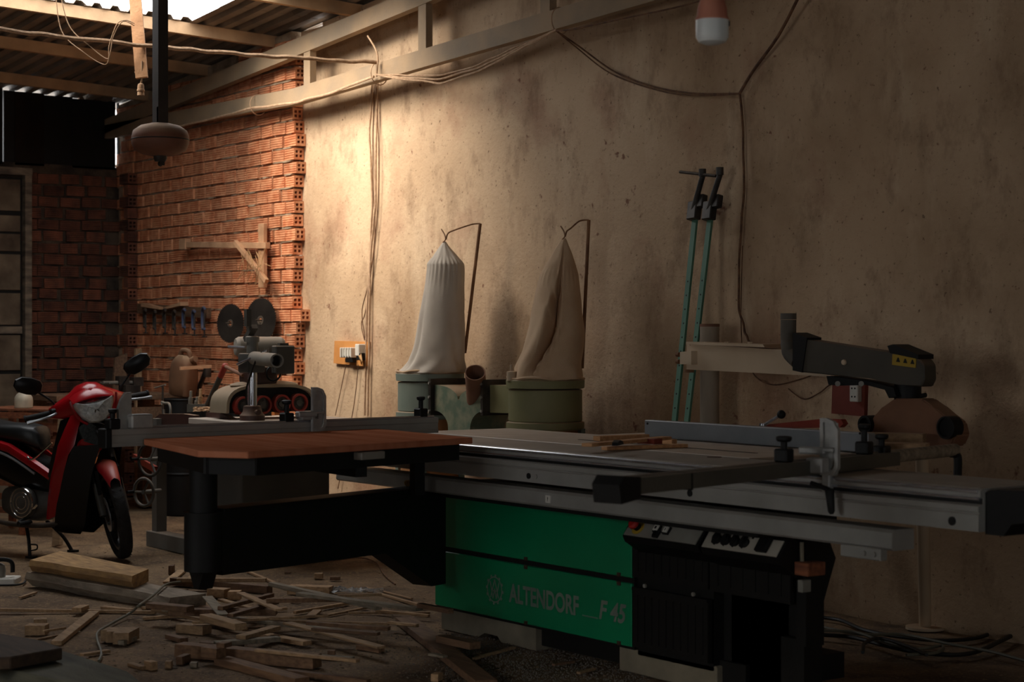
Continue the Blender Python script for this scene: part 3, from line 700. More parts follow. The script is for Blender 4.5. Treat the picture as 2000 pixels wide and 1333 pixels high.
def along(px, F, z):   # distance along the fence at which a photo column is met
    k = (px-1000)/FPX; o = F.translation; dd = F.to_3x3() @ X3
    return -((o.x*RX+o.y*RY)-k*(o.x*FX+o.y*FY))/((dd.x*RX+dd.y*RY)-k*(dd.x*FX+dd.y*FY))
T = lambda x, y, z: F @ Matrix.Translation((x, y, z))
xs = along(1575, F, 0); star_knob(None, T(along(1531, F, 0), .0, .945), .085, .026, fr)
fs = flip_stop(T(xs+.02, -.045, .95) @ Matrix.Rotation(-pi/2, 4, 'Z'), fr, 1, .9)
bm = nb(); cbox(bm, (xs-.02, -.055, .93), (.05, .06, .05), F, bev=.004); cbox(bm, (xs+.05, -.06, .875), (.06, .03, .07), F, bev=.004); put('stop_carrier', bm, M_cast, fr, smooth=20)
bm = nb(); c = F @ Vector((xs-.02, -.10, .855)); lathe(bm, [(.012, 0), (.016, -.008), (.012, -.075), (.006, -.085)], c, Vector((-.12, .0, 1)), 12); cyl(bm, c+Vector((0, 0, -.004)), F @ Vector((xs-.02, -.03, .87)), .008, n=10); put('clamp_lever', bm, M_black, fr)
star_knob(None, T(along(1688, F, 0), .0, .945), .105, .022, fr); star_knob(None, T(along(1722, F, 0), .0, .925), .085, .024, fr)
# left one, behind the outrigger board
O = Vector((-7.215, 3.10, 0)); D = Vector((-.15, 1.68, 0)); F = frame(O, D); Lf = D.length+.02
bm = nb(); sec = [(-.03, .900), (.03, .900), (.03, .972), (.012, .972), (.012, .966), (.002, .966), (.002, .972), (-.03, .972), (-.030, .950), (-.027, .945), (-.027, .918), (-.03, .912)]
skin_rings(bm, [[F @ Vector((x, y, z)) for y, z in sec] for x in (.0, Lf)]); fl = put('crosscut_fence', bm, M_alu, saw, smooth=20)
bm = nb(); cbox(bm, (-.012, 0, .935), (.03, .07, .08), F, bev=.004); put('end_cap', bm, M_black, fl, smooth=0)
cyl_p = F @ Vector((.10, -.022, .976))
bm = nb(); cyl(bm, F @ Vector((.09, -.018, .976)), F @ Vector((Lf-.02, -.018, .976)), .007, n=10); put('scale_rod', bm, M_alu_bright, fl)
x1 = along(560, F, 0); star_knob(None, T(x1, 0, .972), .10, .022, fl)
flip_stop(T(along(598, F, 0), -.045, .985), fl, 1, .95)
bm = nb(); cbox(bm, (along(596, F, 0), -.02, 1.0), (.09, .05, .035), F, bev=.004); put('stop_carrier', bm, M_cast, fl, smooth=20)
star_knob(None, T(along(822, F, 0), 0, .972), .10, .020, fl)
# folded-back stop on the near end
b0 = T(.05, .0, .972)
bm = nb(); prism(bm, [b0 @ Vector(q) for q in ((.0, -.01, 0), (.055, -.01, 0), (.055, -.01, .15), (.03, -.01, .15), (.008, -.01, .12), (-.005, -.01, .08))], b0.to_3x3() @ Vector((0, .02, 0)))
cbox(bm, (.085, -.02, .03), (.10, .06, .06), b0, bev=.006); put('flip_stop', bm, M_cast, fl, smooth=20)
star_knob(None, T(.02, -.005, .972), .085, .018, fl)

# ---- loose sticks on the saw table
def stick(name, p, q, wd, th, z, m, label, cat='offcut', group=None, bev=.0015):
    p = Vector((p.x, p.y, 0)); q = Vector((q.x, q.y, 0)); F = frame((p.x, p.y, z), q-p); L_ = (q-p).length
    bm = nb(); box(bm, (0, -wd/2, 0), (L_, wd/2, th), F, bev=bev); return put(name, bm, m, None, label, cat, group, smooth=0)
M_tablewood = mat('orange_sawn_wood', 'b8865a', 'cf9f70', rough=.75, scale=7, stretch=(1.2,9,9), rnd=.15)
zt = .8945; G = 'sticks lying on the saw table'
def S(x, y, z=zt): return Pz(x, y, z)
stick('wooden_stick', S(1180, 880), S(1338, 874), .045, .014, zt, M_tablewood, 'flat pale stick nearest the carriage on the grey saw table', group=G)
stick('wooden_stick', S(1165, 862), S(1262, 858), .05, .022, zt, M_tablewood, 'short brown batten behind the crossed sticks on the saw table', group=G)
stick('wooden_stick', S(1146, 872, .92), S(1302, 858, .92), .05, .014, zt+.023, M_tablewood, 'pale stick lying across the other sticks on the saw table', group=G)
stick('wooden_block', S(1252, 873), S(1286, 875), .05, .022, zt+.0145, M_redwood, 'small reddish block wedged among the sticks on the saw table', 'block', G)
stick('wooden_stick', S(1268, 866), S(1318, 868), .04, .02, zt, M_tablewood, 'short brown end of batten at the right of the sticks on the table', group=G)
stick('wooden_plank', Pz(1640, 880, .888), Pz(1812, 884, .888), .10, .035, .8885, M_wood, 'pale plank lying behind the rip fence end before the brown funnel', 'plank', 'planks behind the rip fence')
q0, q1 = Pz(1650, 872, .888), Pz(1806, 876, .888)
stick('wooden_plank', q0, q1, .07, .06, .8885, M_wood, 'thicker plank behind the pale plank at the rip fence end', 'plank', 'planks behind the rip fence')
bm = nb(); p = S(1207, 858, .955); F = frame((p.x, p.y, zt+.0375), (.5, -.6, 0)); prism(bm, [F @ Vector(q) for q in ((-.06, -.012, 0), (.06, -.012, 0), (.055, -.012, .012), (.02, -.012, .02), (-.03, -.012, .014))], F.to_3x3() @ Vector((0, .024, 0)))
put('scraper', bm, M_black, None, 'small black scraper lying on the sticks on the saw table', 'tool', smooth=20)
# ================================================================== OVERHEAD AND ON THE WALL
M_fan = mat('dusty_brown_fan_motor', '5e3b2a', '7a4c35', rough=.7, scale=5, dust=.9, bump=.1)
M_fanpole = mat('dark_steel_pole', '241c16', '33281f', rough=.7, scale=6)
M_batten = mat('dusty_wood_batten', 'a87e5c', 'c69a74', rough=.9, scale=8, bump=.3, bscale=60)
M_socket = mat('dusty_lamp_holder', '9c7a5c', 'b59473', rough=.8, scale=20)
M_bulbcap = mat('faded_pink_lamp_base', 'a4604a', 'ba7a62', rough=.6, scale=6, stretch=(3, 3, .5))
M_dome = mat('milky_lamp_dome', 'c9ccc8', 'd2d4d0', rough=.35)
M_canvas = mat('grey_canvas', 'b9aea0', 'cabfb0', rough=.9, scale=5, bump=.25, bscale=300)
M_canvas_tan = mat('tan_canvas', 'bf9f7e', 'cfb190', rough=.9, scale=5, bump=.25, bscale=300)
M_dgreen = mat('dusty_green_enamel', '66756c', '7a8478', rough=.6, scale=3, dust=.9, bump=.05, bscale=40)
M_ygreen = mat('yellowed_green_enamel', '77744f', '8c855e', rough=.6, scale=3, dust=.8, bump=.05, bscale=40)
M_duct = mat('blotchy_green_duct', '586754', '7f8068', rough=.65, scale=9, dust=.9, lo=.42, hi=.58)
M_tanbag = mat('orange_tan_bag', '95643a', 'a87548', rough=.9, scale=6)
M_pipe = mat('dusty_brown_pipe', '6b4632', '86604a', rough=.8, scale=5)
M_pvc = mat('dusty_pvc_pipe', '867868', '9c8d7a', rough=.8, scale=4, stretch=(3, 3, .6))
M_barclamp = mat('teal_clamp_bar', '45715c', '558069', rough=.6, scale=8, stretch=(1, 1, .4), dust=.2)
M_orangeboard = mat('orange_board', 'b97b3e', 'c88b4c', rough=.7, scale=6)
M_redboard = mat('red_board', '6e2a1b', '7f3524', rough=.6, scale=6)
M_rod = mat('rusty_rod', '6e4a30', '8d6544', rough=.8, scale=12)
M_blade = mat('saw_blade_steel', '2c2825', '443e39', rough=.4, metal=.6, scale=4, bump=.05, bscale=90, dust=.1)
M_twine = mat('pale_twine', '9a774f', 'b58f63', rough=.95)
M_toolmetal = mat('dark_tool_steel', '2a2725', '4a443e', rough=.5, metal=.5, scale=10, dust=.3)
M_toolblue = mat('dull_blue_paint', '35405c', '4a5670', rough=.6, scale=10, dust=.3)
M_cream = mat('cream_painted_steel', 'b7a084', 'c6b094', rough=.6, scale=3, dust=.6, dustcol='b89472')
M_hood = mat('dark_olive_plastic', '3a352b', '453f34', rough=.6, scale=4, dust=.3)
M_cone = mat('brown_dusty_hood', '6d4a34', '80583e', rough=.85, scale=4, dust=.5, bump=.1, bscale=40)

# ---- ceiling fan without blades
C = Pd(313, 273, 10.5); rt = roof_z(C.x, C.y)
fan = thing('ceiling_fan', 'dusty round ceiling fan motor without blades on a long dark pole', 'fan', (C.x, C.y, C.z))
bm = nb(); lathe(bm, [(.001, -.092), (.05, -.092), (.10, -.082), (.145, -.058), (.160, -.02), (.160, .015), (.150, .05), (.11, .078), (.05, .092), (.001, .094)], C, Z3, 40); put('motor_housing', bm, M_fan, fan, smooth=50)
bm = nb(); lathe(bm, [(.1595, -.004), (.1615, -.002), (.1615, .002), (.1595, .004)], C, Z3, 40, False); put('housing_seam', bm, M_fanpole, fan)
bm = nb(); lathe(bm, [(.001, -.125), (.03, -.122), (.038, -.105), (.038, -.09)], C, Z3, 20); cbox(bm, (C.x+.02, C.y, C.z-.13), (.012, .03, .03)); torus(bm, C+Vector((0, 0, -.135)), (1, 0, 0), .012, .004, 14, 6); put('pull_hook', bm, M_fanpole, fan)
bm = nb(); cbox(bm, (C.x, C.y, (C.z+.09+rt)/2), (.078, .06, rt-C.z-.09)); cbox(bm, (C.x+.028, C.y, C.z+.12), (.02, .06, .12)); put('down_pole', bm, M_fanpole, fan, smooth=0)

# ---- wooden batten hanging down with a lamp holder
a = Pd(262, -30, 11.3); b = Pd(277, 152, 11.2); top = Vector((a.x, a.y, roof_z(a.x, a.y)))
bt = thing('hanging_batten', 'dusty wooden batten hanging from the roof, a lamp holder dangling below', 'lamp fitting', (b.x, b.y, b.z))
F = frame(a, b-a, (RX, RY, 0))
bm = nb(); box(bm, (-.25, -.012, -.036), ((b-a).length, .012, .036), F); put('batten', bm, M_batten, bt, smooth=0)
e = Pd(275, 163, 11.2)
bm = nb(); tube(bm, [b+Vector((0, 0, .1)), b, e], .006, 6); tube(bm, [F @ Vector((.55, 0, -.04)), F @ Vector((.54, .016, 0)), F @ Vector((.55, 0, .04))], .004, 6); put('flex', bm, M_rope, bt)
bm = nb(); lathe(bm, [(.008, 0), (.016, -.004), (.020, -.02), (.020, -.034), (.023, -.036), (.023, -.046), (.019, -.05), (.022, -.072), (.018, -.072), (.016, -.05)], e, Z3, 18); put('lamp_holder', bm, M_socket, bt)

# ---- lamp at the top of the view
p = Pd(1391, 88, 5.6); r = .049
lamp = thing('light_bulb', 'unlit bulb with a milky dome and faded pink base, hanging close to the camera', 'bulb', (p.x, p.y, p.z))
bm = nb(); lathe(bm, [(.001, 0), (.022, .002), (.040, .009), (.0485, .022), (r, .032), (r, .076)], p, Z3, 32); put('dome', bm, M_dome, lamp)
bm = nb(); lathe(bm, [(r+.001, .074), (r+.001, .080), (.046, .086), (.044, .11), (.036, .135), (.026, .150), (.020, .155), (.020, .20)], p, Z3, 32); put('base', bm, M_bulbcap, lamp)
bm = nb(); cbox(bm, p+Vector((RX*.049, RY*.049, .065)), (.006, .006, .016)); put('clip', bm, M_black, lamp, smooth=0)
bm = nb(); tube(bm, [p+Vector((0, 0, .19)), Vector((p.x, p.y, roof_z(p.x, p.y)+.03))], .012, 8, sm=False); put('flex', bm, M_fanpole, lamp)

# ---- ropes and cables
def cable(name, pts, r, m, label, group=None, cat='cable', k=8):
    bm = nb(); tube(bm, pts, r, 7, k); return put(name, bm, m, None, label, cat, group)
def wob(pts, a=.006, n=3):
    out = []
    for p, q in zip(pts, pts[1:]):
        for i in range(n): out.append(Vector(p).lerp(Vector(q), i/n)+Vector((random.uniform(-a, a), random.uniform(-a, a)*.4, random.uniform(-a, a))))
    return out+[Vector(pts[-1])]
yw = 6.37
A = Pd(-40, 52, 10.6); B = Py(735, 122, yw)
pts = [A.lerp(B, t)+Vector((0, 0, -.05*4*t*(1-t)*.5)) for t in [i/14 for i in range(15)]]
cable('dusty_rope', wob(pts, .004, 2), .013, M_rope, 'thick dusty rope stretched across the room under the roof', cat='rope')
cable('loose_wire', [Pd(108, -20, 11), Pd(120, 60, 11), Pd(160, 100, 11), Pd(203, 126, 11), Pd(214, 108, 11), Pd(222, 70, 11), Pd(240, 42, 11), Pd(262, 50, 11.2)], .003, M_rope, 'thin wire looped between the roof and the hanging batten, outer strand', 'wire loops by the batten')
cable('loose_wire', [Pd(116, -20, 11), Pd(135, 50, 11), Pd(175, 90, 11), Pd(210, 115, 11), Pd(213, 90, 11), Pd(228, 48, 11), Pd(246, 40, 11), Pd(262, 46, 11.2)], .003, M_rope, 'thin wire looped between the roof and the hanging batten, inner strand', 'wire loops by the batten')
cable('dusty_cable', wob([Py(330, 252, yw), Py(400, 236, yw), Py(490, 212, yw), Py(580, 200, yw), Py(650, 180, yw), Py(730, 150, yw)], .004), .009, M_rope, 'dusty cable tied along the underside of the truss above the brick wall')
for i, (dy, r) in enumerate(((0, .006), (5, .006), (-4, .005))):
    cable('dusty_cable', wob([Py(735, 146, yw), Py(800, 152+dy, yw), Py(860, 154+dy*1.6, yw), Py(930, 134+dy*1.4, yw), Py(1000, 100+dy, yw), Py(1086, 58, yw)], .004), r, M_rope, ('middle', 'lowest', 'highest')[i]+' of the three dusty cables sagging under the truss beyond the hanging cables', 'cables sagging under the truss')
yq = 6.585
down = [((728, 150), (722, 260), (727, 400), (722, 520), (717, 600), (714, 700), (712, 812)),
        ((738, 148), (735, 250), (733, 400), (725, 480), (722, 560), (720, 700), (718, 812))]
for i, d in enumerate(down):
    cable('hanging_cable', wob([Py(x, y, yq) for x, y in d], .003), .0075, M_rope, ('left' if i == 0 else 'right')+' of the two thick dusty cables running down the lit plaster', 'cables running down the plaster')
for d, lb in ((((733, 150), (740, 300), (736, 430), (715, 600), (706, 632), (712, 665)), 'thin wire bowing left beside the thick cables above the orange switch board'),
              (((731, 150), (728, 330), (732, 470), (718, 560), (707, 610), (714, 668)), 'thin wire crossing the thick cables above the orange switch board')):
    cable('thin_wire', [Py(x, y, yq) for x, y in d], .0035, M_wire, lb)
cable('thin_wire', [Py(1086, 60, yw), Py(1130, 90, 6.5), Py(1200, 140, yq), Py(1270, 168, yq), Py(1350, 182, yq), Py(1445, 183, yq)], .005, M_wire, 'upper brown wire sagging across the plaster from the truss', 'wires sagging across the plaster')
cable('thin_wire', [Py(1086, 60, yw), Py(1125, 92, 6.5), Py(1190, 142, yq), Py(1268, 172, yq), Py(1345, 186, yq), Py(1445, 184, yq)], .004, M_wire, 'lower brown wire sagging across the plaster from the truss', 'wires sagging across the plaster')
cable('thin_wire', [Py(1086, 60, yw), Py(1120, 57, yw), Py(1200, 40, yw), Py(1330, 12, yw), Py(1420, -14, yw)], .005, M_wire, 'brown wire running right along the truss beyond the tied bundle')
cable('thin_wire', [Py(1562, -10, 6.5), Py(1520, 70, 6.55), Py(1470, 140, yq), Py(1445, 182, yq)], .008, M_wire, 'dark wire rising to the roof from the junction on the right plaster')
cable('thin_wire', wob([Py(1445, 182, yq), Py(1452, 260, yq), Py(1453, 380, yq), Py(1444, 500, yq), Py(1443, 600, yq), Py(1455, 650, yq), Py(1466, 672, yq)], .003), .0065, M_wire, 'dark wire hanging down the plaster towards the cream beam')
cable('thin_wire', [Py(1450, 480, yq), Py(1447, 600, yq), Py(1449, 680, yq)], .003, M_wire, 'hair-thin wire beside the dark hanging wire above the cream beam')
cable('thin_wire', [Py(1460, 700, yq), Py(1475, 735, yq), Py(1510, 752, yq), Py(1560, 742, yq), Py(1600, 728, yq)], .0035, M_wire, 'brown wire drooping under the cream beam')
cable('thin_wire', [Py(1540, 760, yq), Py(1570, 780, yq), Py(1600, 768, yq), Py(1622, 752, yq), Py(1650, 748, yq)], .0035, M_wire, 'brown wire drooping left of the red socket board')
cable('thin_wire', [Py(718, 70, yw), Py(733, 95, yw), Py(738, 115, yw), Py(735, 150, yw)], .006, M_rope, 'stiff stub of dusty wire sticking up above the truss')
cable('thin_wire', [Py(655, 812, yq), Py(664, 770, yq), Py(676, 712, yq)], .003, M_wire, 'wire slanting down left from the orange switch board')
cable('thin_wire', [Py(660, 955, yq), Py(690, 800, yq), Py(700, 712, yq)], .0001+.003, M_wire, 'wire dropping from the middle of the orange switch board')
bm = nb()
for px, dx in ((497, 0), (733, 0), (1086, 0)):
    q = Py(px, 60, TY); z0 = lowz(q.x)
    torus(bm, (q.x, TY+.03, z0+.05), (1, .2, 0), .075, .004, 18, 6)
put('cable_tie', bm, M_rope, truss, kind='stuff')

# ---- orange board with breakers and terminal block
def wallboard(name, q, th, m, label, cat):
    P = [Py(x, y, 6.60) for x, y in q]
    t = thing(name, label, cat, (sum(p.x for p in P)/4, 6.6, min(p.z for p in P)))
    bm = nb(); prism(bm, [Vector((p.x, 6.607, p.z)) for p in P], (0, -th, 0)); put('backboard', bm, m, t, smooth=0); return t
t = wallboard('switch_board', ((657, 666), (722, 668), (719, 716), (655, 710)), .022, M_orangeboard, 'orange wooden board with white wiring blocks on the lit plaster', 'switch board')
def onb(px, py, sx, sy, sz, name, m, par=None, y=6.58):
    c = Py(px, py, y); bm = nb(); box(bm, (c.x-sx/2, y-sy, c.z-sz/2), (c.x+sx/2, y+.004, c.z+sz/2), bev=.004); return put(name, bm, m, par or t, smooth=20)
onb(686, 690, .13, .035, .05, 'terminal_block', M_white); onb(688, 704, .10, .03, .03, 'breaker', M_black)
for i in range(5): onb(675+i*5, 689, .012, .045, .07, 'terminal', M_white)
onb(709, 684, .05, .05, .08, 'terminal_block', M_white); onb(710, 697, .05, .045, .05, 'breaker', M_black)
for k in range(3):
    bm = nb(); tube(bm, [Py(698+3*k, 688, 6.55), Py(703+2*k, 700+3*k, 6.53), Py(706, 712-2*k, 6.56)], .004, 6); put('wire_tail', bm, M_twine, t)

# ---- red board with a socket
t = wallboard('socket_board', ((1630, 746), (1694, 750), (1692, 814), (1628, 808)), .022, M_redboard, 'dark red board with a white double socket under the dark dust hood', 'socket')
c = Py(1674, 767, 6.58); bm = nb(); box(bm, (c.x-.028, 6.555, c.z-.045), (c.x+.028, 6.585, c.z+.045), bev=.004); so = put('socket', bm, M_white, t, smooth=20)
for dz in (.02, -.02):
    for dx in (-.010, .010):
        bm = nb(); cyl(bm, (c.x+dx, 6.556, c.z+dz), (c.x+dx, 6.5535, c.z+dz), .0045, n=8); put('socket_hole', bm, M_black, so)

# ---- wooden bracket on the brick wall
t = thing('wooden_bracket', 'pale wooden arm, upright and brace nailed up on the bare brick wall', 'bracket', Py(512, 500, 6.45))
def bar(name, a, b, w_, d_, m, par, y=6.46, lb=None):
    A = Py(*a, y); B = Py(*b, y); F = frame(A, B-A, (0, 1, 0)); bm = nb(); box(bm, (0, -w_/2, -d_/2), ((B-A).length, w_/2, d_/2), F, bev=.002); return put(name, bm, m, par, smooth=0)
bar('upright', (513, 437), (513, 562), .085, .03, M_batten, t, 6.47)
bar('arm', (356, 478), (523, 480), .045, .04, M_batten, t, 6.455)
bar('end_block', (355, 477), (367, 477), 0.085, .05, M_batten, t, 6.452)
bar('brace', (460, 473), (521, 550), .034, .03, M_batten, t, 6.42)
for i in range(14):
    a = (random.uniform(470, 520), random.uniform(480, 500)); bm = nb()
    tube(bm, [Py(*a, 6.40), Py(a[0]+random.uniform(-14, 14), a[1]+25, 6.39), Py(a[0]+random.uniform(-18, 14), a[1]+random.uniform(30, 75), 6.40)], .002, 5, 4); put('twine', bm, M_twine, t)

# ---- two saw blades hung on nails
def blade(px, py, R, y, tilt, label, teeth):
    C = Py(px, py, y); n = Vector((sin(radians(tilt)), -cos(radians(tilt)), .04)).normalized(); u, v = perp(n)
    t = thing('saw_blade', label, 'saw blade', C, 0, 'circular saw blades on the brick wall')
    bm = nb(); N_ = teeth*4; ring = []
    for i in range(N_):
        a = 2*pi*i/N_; r = R*(1.0, 1.0, .955, .955)[i % 4]; ring.append(C+(u*cos(a)+v*sin(a))*r)
    inner = [C+(u*cos(2*pi*i/N_)+v*sin(2*pi*i/N_))*.016 for i in range(N_)]
    rr = [[p+n*.0015 for p in ring], [p-n*.0015 for p in ring], [p-n*.0015 for p in inner], [p+n*.0015 for p in inner], [p+n*.0015 for p in ring]]
    skin_rings(bm, rr, False, False); put('blade_disc', bm, M_blade, t, smooth=20)
    bm = nb(); ringpipe(bm, C+n*.0015, C+n*.0035, R*.20, R*.115, 28); put('hub_ring', bm, mat('hub_steel', '5b5148', '6e6257', rough=.5, metal=.5), t)
    bm = nb(); cyl(bm, C-n*.10+Vector((0, .0, .0)), C+n*.05, .005, n=8); put('nail', bm, M_toolmetal, t)
blade(450, 632, .148, 6.40, 16, 'smaller left circular saw blade on the brick wall, tilted outwards', 48)
blade(509, 626, .168, 6.43, 14, 'larger right circular saw blade on the brick wall behind the feeder column', 60)

# ---- rail of hanging clamps
t = thing('tool_rail', 'dark board fixed to the brick wall that holds the hanging clamps', 'tool rail', Py(345, 610, 6.50))
bm = nb(); A = Py(272, 603, 6.50); B = Py(408, 612, 6.50); F = frame(A, B-A); box(bm, (0, -.02, -.04), ((B-A).length, .02, .04), F); put('rail_board', bm, M_wood_dark, t, smooth=0)
bm = nb(); A = Py(275, 592, 6.44); B = Py(310, 600, 6.44); prism(bm, [A, B, B+Vector((0, 0, -.02)), A+Vector((0, 0, -.03))], (0, .07, 0)); A = Py(320, 601, 6.44); B = Py(352, 590, 6.44); prism(bm, [A, B, B+Vector((0, 0, -.03)), A+Vector((0, 0, -.015))], (0, .07, 0)); put('scrap_wood', bm, M_batten, t, smooth=0)
for k in range(7):
    px = 283+k*19; C = Py(px, 622+(k % 2)*3, 6.42); s = .115 if k < 6 else .135
    c = thing('screw_clamp', ('blue screw clamp at the right end of the dark rail on the brick wall' if k == 6 else 'dark screw clamp, '+('first', 'second', 'third', 'fourth', 'fifth', 'sixth', '')[k]+' from the left on the rail on the brick wall'), 'clamp', C, 0, None if k == 6 else 'screw clamps on the rail')
    bm = nb(); th = radians(random.uniform(-20, 20)); dv = Vector((cos(th), -.35, 0)).normalized()
    pts = [C+dv*(s*.8)+Z3*s*.55, C+dv*(s*.2)+Z3*s*.6, C-dv*(s*.35)+Z3*s*.45, C-dv*(s*.4)-Z3*s*.1, C-dv*(s*.2)-Z3*s*.6, C+dv*(s*.7)-Z3*s*.6]
    tube(bm, pts, lambda q: .014 if .15 < q < .85 else .010, 7, 4); put('frame', bm, M_toolblue if k >= 4 else M_toolmetal, c)
    bm = nb(); cyl(bm, C+dv*s*.6-Z3*s*1.1, C+dv*s*.6+Z3*s*.25, .007, n=8); put('screw', bm, M_toolmetal, c)
    bm = nb(); cyl(bm, C+dv*s*.6-Z3*s*1.05-X3*.04, C+dv*s*.6-Z3*s*1.05+X3*.04, .005, n=8); put('handle', bm, M_toolmetal, c)

# ---- the twin-bag dust collector
DY = 6.28
c1 = Py(840, 727, DY); c2 = Py(1065, 740, DY)
dc = thing('dust_collector', 'green twin-drum dust collector with two canvas bags against the plaster', 'dust collector', ((c1.x+c2.x)/2, DY, 0))
def drum(cx, zt, rr, m):
    bm = nb(); lathe(bm, [(rr-.004, -.055), (rr+.006, -.052), (rr+.008, -.01), (rr-.002, 0), (rr*.9, .003)], (cx, DY, zt), Z3, 48); lathe(bm, [(rr-.012, -.06), (rr-.006, -.065), (rr-.006, -.235), (rr-.012, -.24)], (cx, DY, zt), Z3, 48)
    lathe(bm, [(rr-.014, -.238), (rr+.006, -.246), (rr+.006, -.278), (rr-.004, -.286), (rr-.03, -.286)], (cx, DY, zt), Z3, 48); return put('drum', bm, m, dc, smooth=35)
d1 = drum(c1.x, c1.z, .205, M_dgreen); d2 = drum(c2.x, c2.z, .215, M_ygreen)
for cx, zt, rr in ((c1.x, c1.z, .18), (c2.x, c2.z, .19)):
    bm = nb(); rings = []
    for k in range(9):
        z = zt-.284-k*(zt-.34)/8; q = rr*(1+.03*sin(k*2.1))*(1 if k else .99)
        rings.append([Vector((cx+q*(1+.03*sin(5*a+k))*cos(a), DY+q*(1+.03*sin(4*a+k))*sin(a), z)) for a in [2*pi*i/32 for i in range(32)]])
    skin_rings(bm, rings); put('collecting_bag', bm, M_tanbag, dc, smooth=60)
    for a in (.7, 2.4, 3.9, 5.5):
        bm = nb(); cbox(bm, (cx+(rr+.02)*cos(a), DY+(rr+.02)*sin(a), (zt-.28)/2), (.03, .03, zt-.28)); put('leg', bm, M_dgreen, dc, smooth=0)
# Y-shaped duct between the drums, flanges and inlet pipe
yd = DY-.10
def dz(px, py): p = Py(px, py, yd); return p
bm = nb()
prism(bm, [dz(x, y) for x, y in ((786, 746), (842, 750), (842, 806), (786, 798))], (0, .24, 0)); put('duct_stub', bm, M_dgreen, dc, smooth=20)
bm = nb(); prism(bm, [dz(x, y) for x, y in ((946, 752), (1000, 754), (1000, 808), (946, 806))], (0, .24, 0)); put('duct_stub', bm, M_ygreen, dc, smooth=20)
out = []
for i in range(9): t_ = i/8; out.append((846+48*sin(t_*pi/2), 752+28*(1-cos(t_*pi/2))))
out += [(896, 782)]
for i in range(9): t_ = i/8; out.append((897+47*(1-cos(t_*pi/2)), 780-24*sin(t_*pi/2)))
out += [(944, 804)]
for i in range(1, 9): t_ = i/8; out.append((944-26*sin(t_*pi/2), 804+34*(1-cos(t_*pi/2))))
out += [(918, 900), (875, 900)]
for i in range(9): t_ = i/8; out.append((875-29*(1-cos(t_*pi/2)), 836-34*sin(t_*pi/2)))
bm = nb(); yd2 = yd-.02; prism(bm, [Py(x, y, yd2) for x, y in out], (0, .25, 0)); put('forked_duct', bm, M_duct, dc, smooth=25)
for px, y0, y1 in ((843, 740, 812), (945, 742, 812)):
    a = Py(px, y0, yd-.035); b = Py(px, y1, yd-.035)
    bm = nb(); box(bm, (a.x-.012, yd-.05, b.z), (a.x+.012, yd+.26, a.z+.0)); fl_ = put('flange', bm, M_toolmetal, dc, smooth=0)
    for q in (.12, .5, .88):
        bm = nb(); z = b.z+(a.z-b.z)*q; cyl(bm, (a.x+.0, yd-.05, z), (a.x, yd-.058, z), .008, n=8); put('bolt', bm, M_grey_face, fl_)
p1 = Py(928, 728, 6.10); bm = nb(); ax = Vector((.55, -.42, .62)).normalized()
ringpipe(bm, p1-ax*.32, p1, .060, .054, 28); cyl(bm, p1-ax*.30, p1-ax*.295, .055, n=24); put('inlet_pipe', bm, M_pipe, dc)
bm = nb(); lathe(bm, [(.03, 0), (.03, .05), (.012, .055), (.012, .09)], Py(1000, 744, DY-.2), Z3, 12); put('pipe_fitting', bm, M_cream, dc)
# bag hangers
def hanger(foot, topp, tip):
    bm = nb(); tube(bm, [Py(*foot, 6.42), Py(*topp, 6.44)], .010, 8, sm=False); tube(bm, [Py(*topp, 6.44), Py(topp[0]-18, topp[1]+2, 6.4), Py(tip[0]+14, tip[1]-12, 6.3), Py(tip[0]+6, tip[1]-6, DY), Py(tip[0]+3, tip[1]+4, DY)], .005, 6, 6)
    tube(bm, [Py(tip[0]-6, tip[1]-16, DY), Py(tip[0], tip[1]-6, DY), Py(tip[0]+2, tip[1]+4, DY-.01), Py(tip[0]-3, tip[1]+10, DY-.01)], .004, 6, 6); put('bag_hanger', bm, M_rod, dc)
hanger((908, 690), (938, 437), (868, 464)); hanger((1137, 720), (1150, 430), (1101, 458))
# canvas bags; rows: photo height, left and right outline
def bag(rows, m, fold, name='filter_bag', gather=None, tw=0.0):
    n = 176; rings = []
    for k, (y, l, r) in enumerate(rows):
        c = Py((l+r)/2, y, DY); L = Py(l, y, DY); R = Py(r, y, DY)
        half = (R.x-L.x)*.5*.985; hx = abs(half)*.80; ring = []
        # half-width seen from the camera: an upright ellipse projects on (RX, RY) direction
        hw = (Vector((R.x-L.x, R.y-L.y, 0)).dot(Vector((RX, RY, 0))))/2
        f = k/(len(rows)-1)
        for i in range(n):
            a = 2*pi*i/n
            rad = hw*fold(a, f, y)
            ring.append(Vector((c.x+rad*cos(a), DY+rad*sin(a)*.92, c.z)))
        rings.append(ring)
    # resample between the rows smoothly
    R2 = []
    for k in range(len(rings)-1):
        for j in range(4):
            t_ = j/4; p0, p1, p2, p3 = rings[max(k-1, 0)], rings[k], rings[k+1], rings[min(k+2, len(rings)-1)]
            R2.append([.5*((2*b)+(c_-a)*t_+(2*a-5*b+4*c_-d)*t_*t_+(3*b-a-3*c_+d)*t_*t_*t_) for a, b, c_, d in zip(p0, p1, p2, p3)])
    R2.append(rings[-1]); 
    for r in R2:
        for p in r:
            q = noise.noise(p*7)*.006+noise.noise(p*16)*.003; d = Vector((p.x-c.x, p.y-DY, 0))
            if d.length > .02: p += d.normalized()*q
    bm = nb(); skin_rings(bm, R2); return put(name, bm, m, dc, smooth=80)
camdir = atan2(-FY, -FX)      # angle round a bag at which the camera stands
def wrapd(a): return (a+pi) % (2*pi)-pi
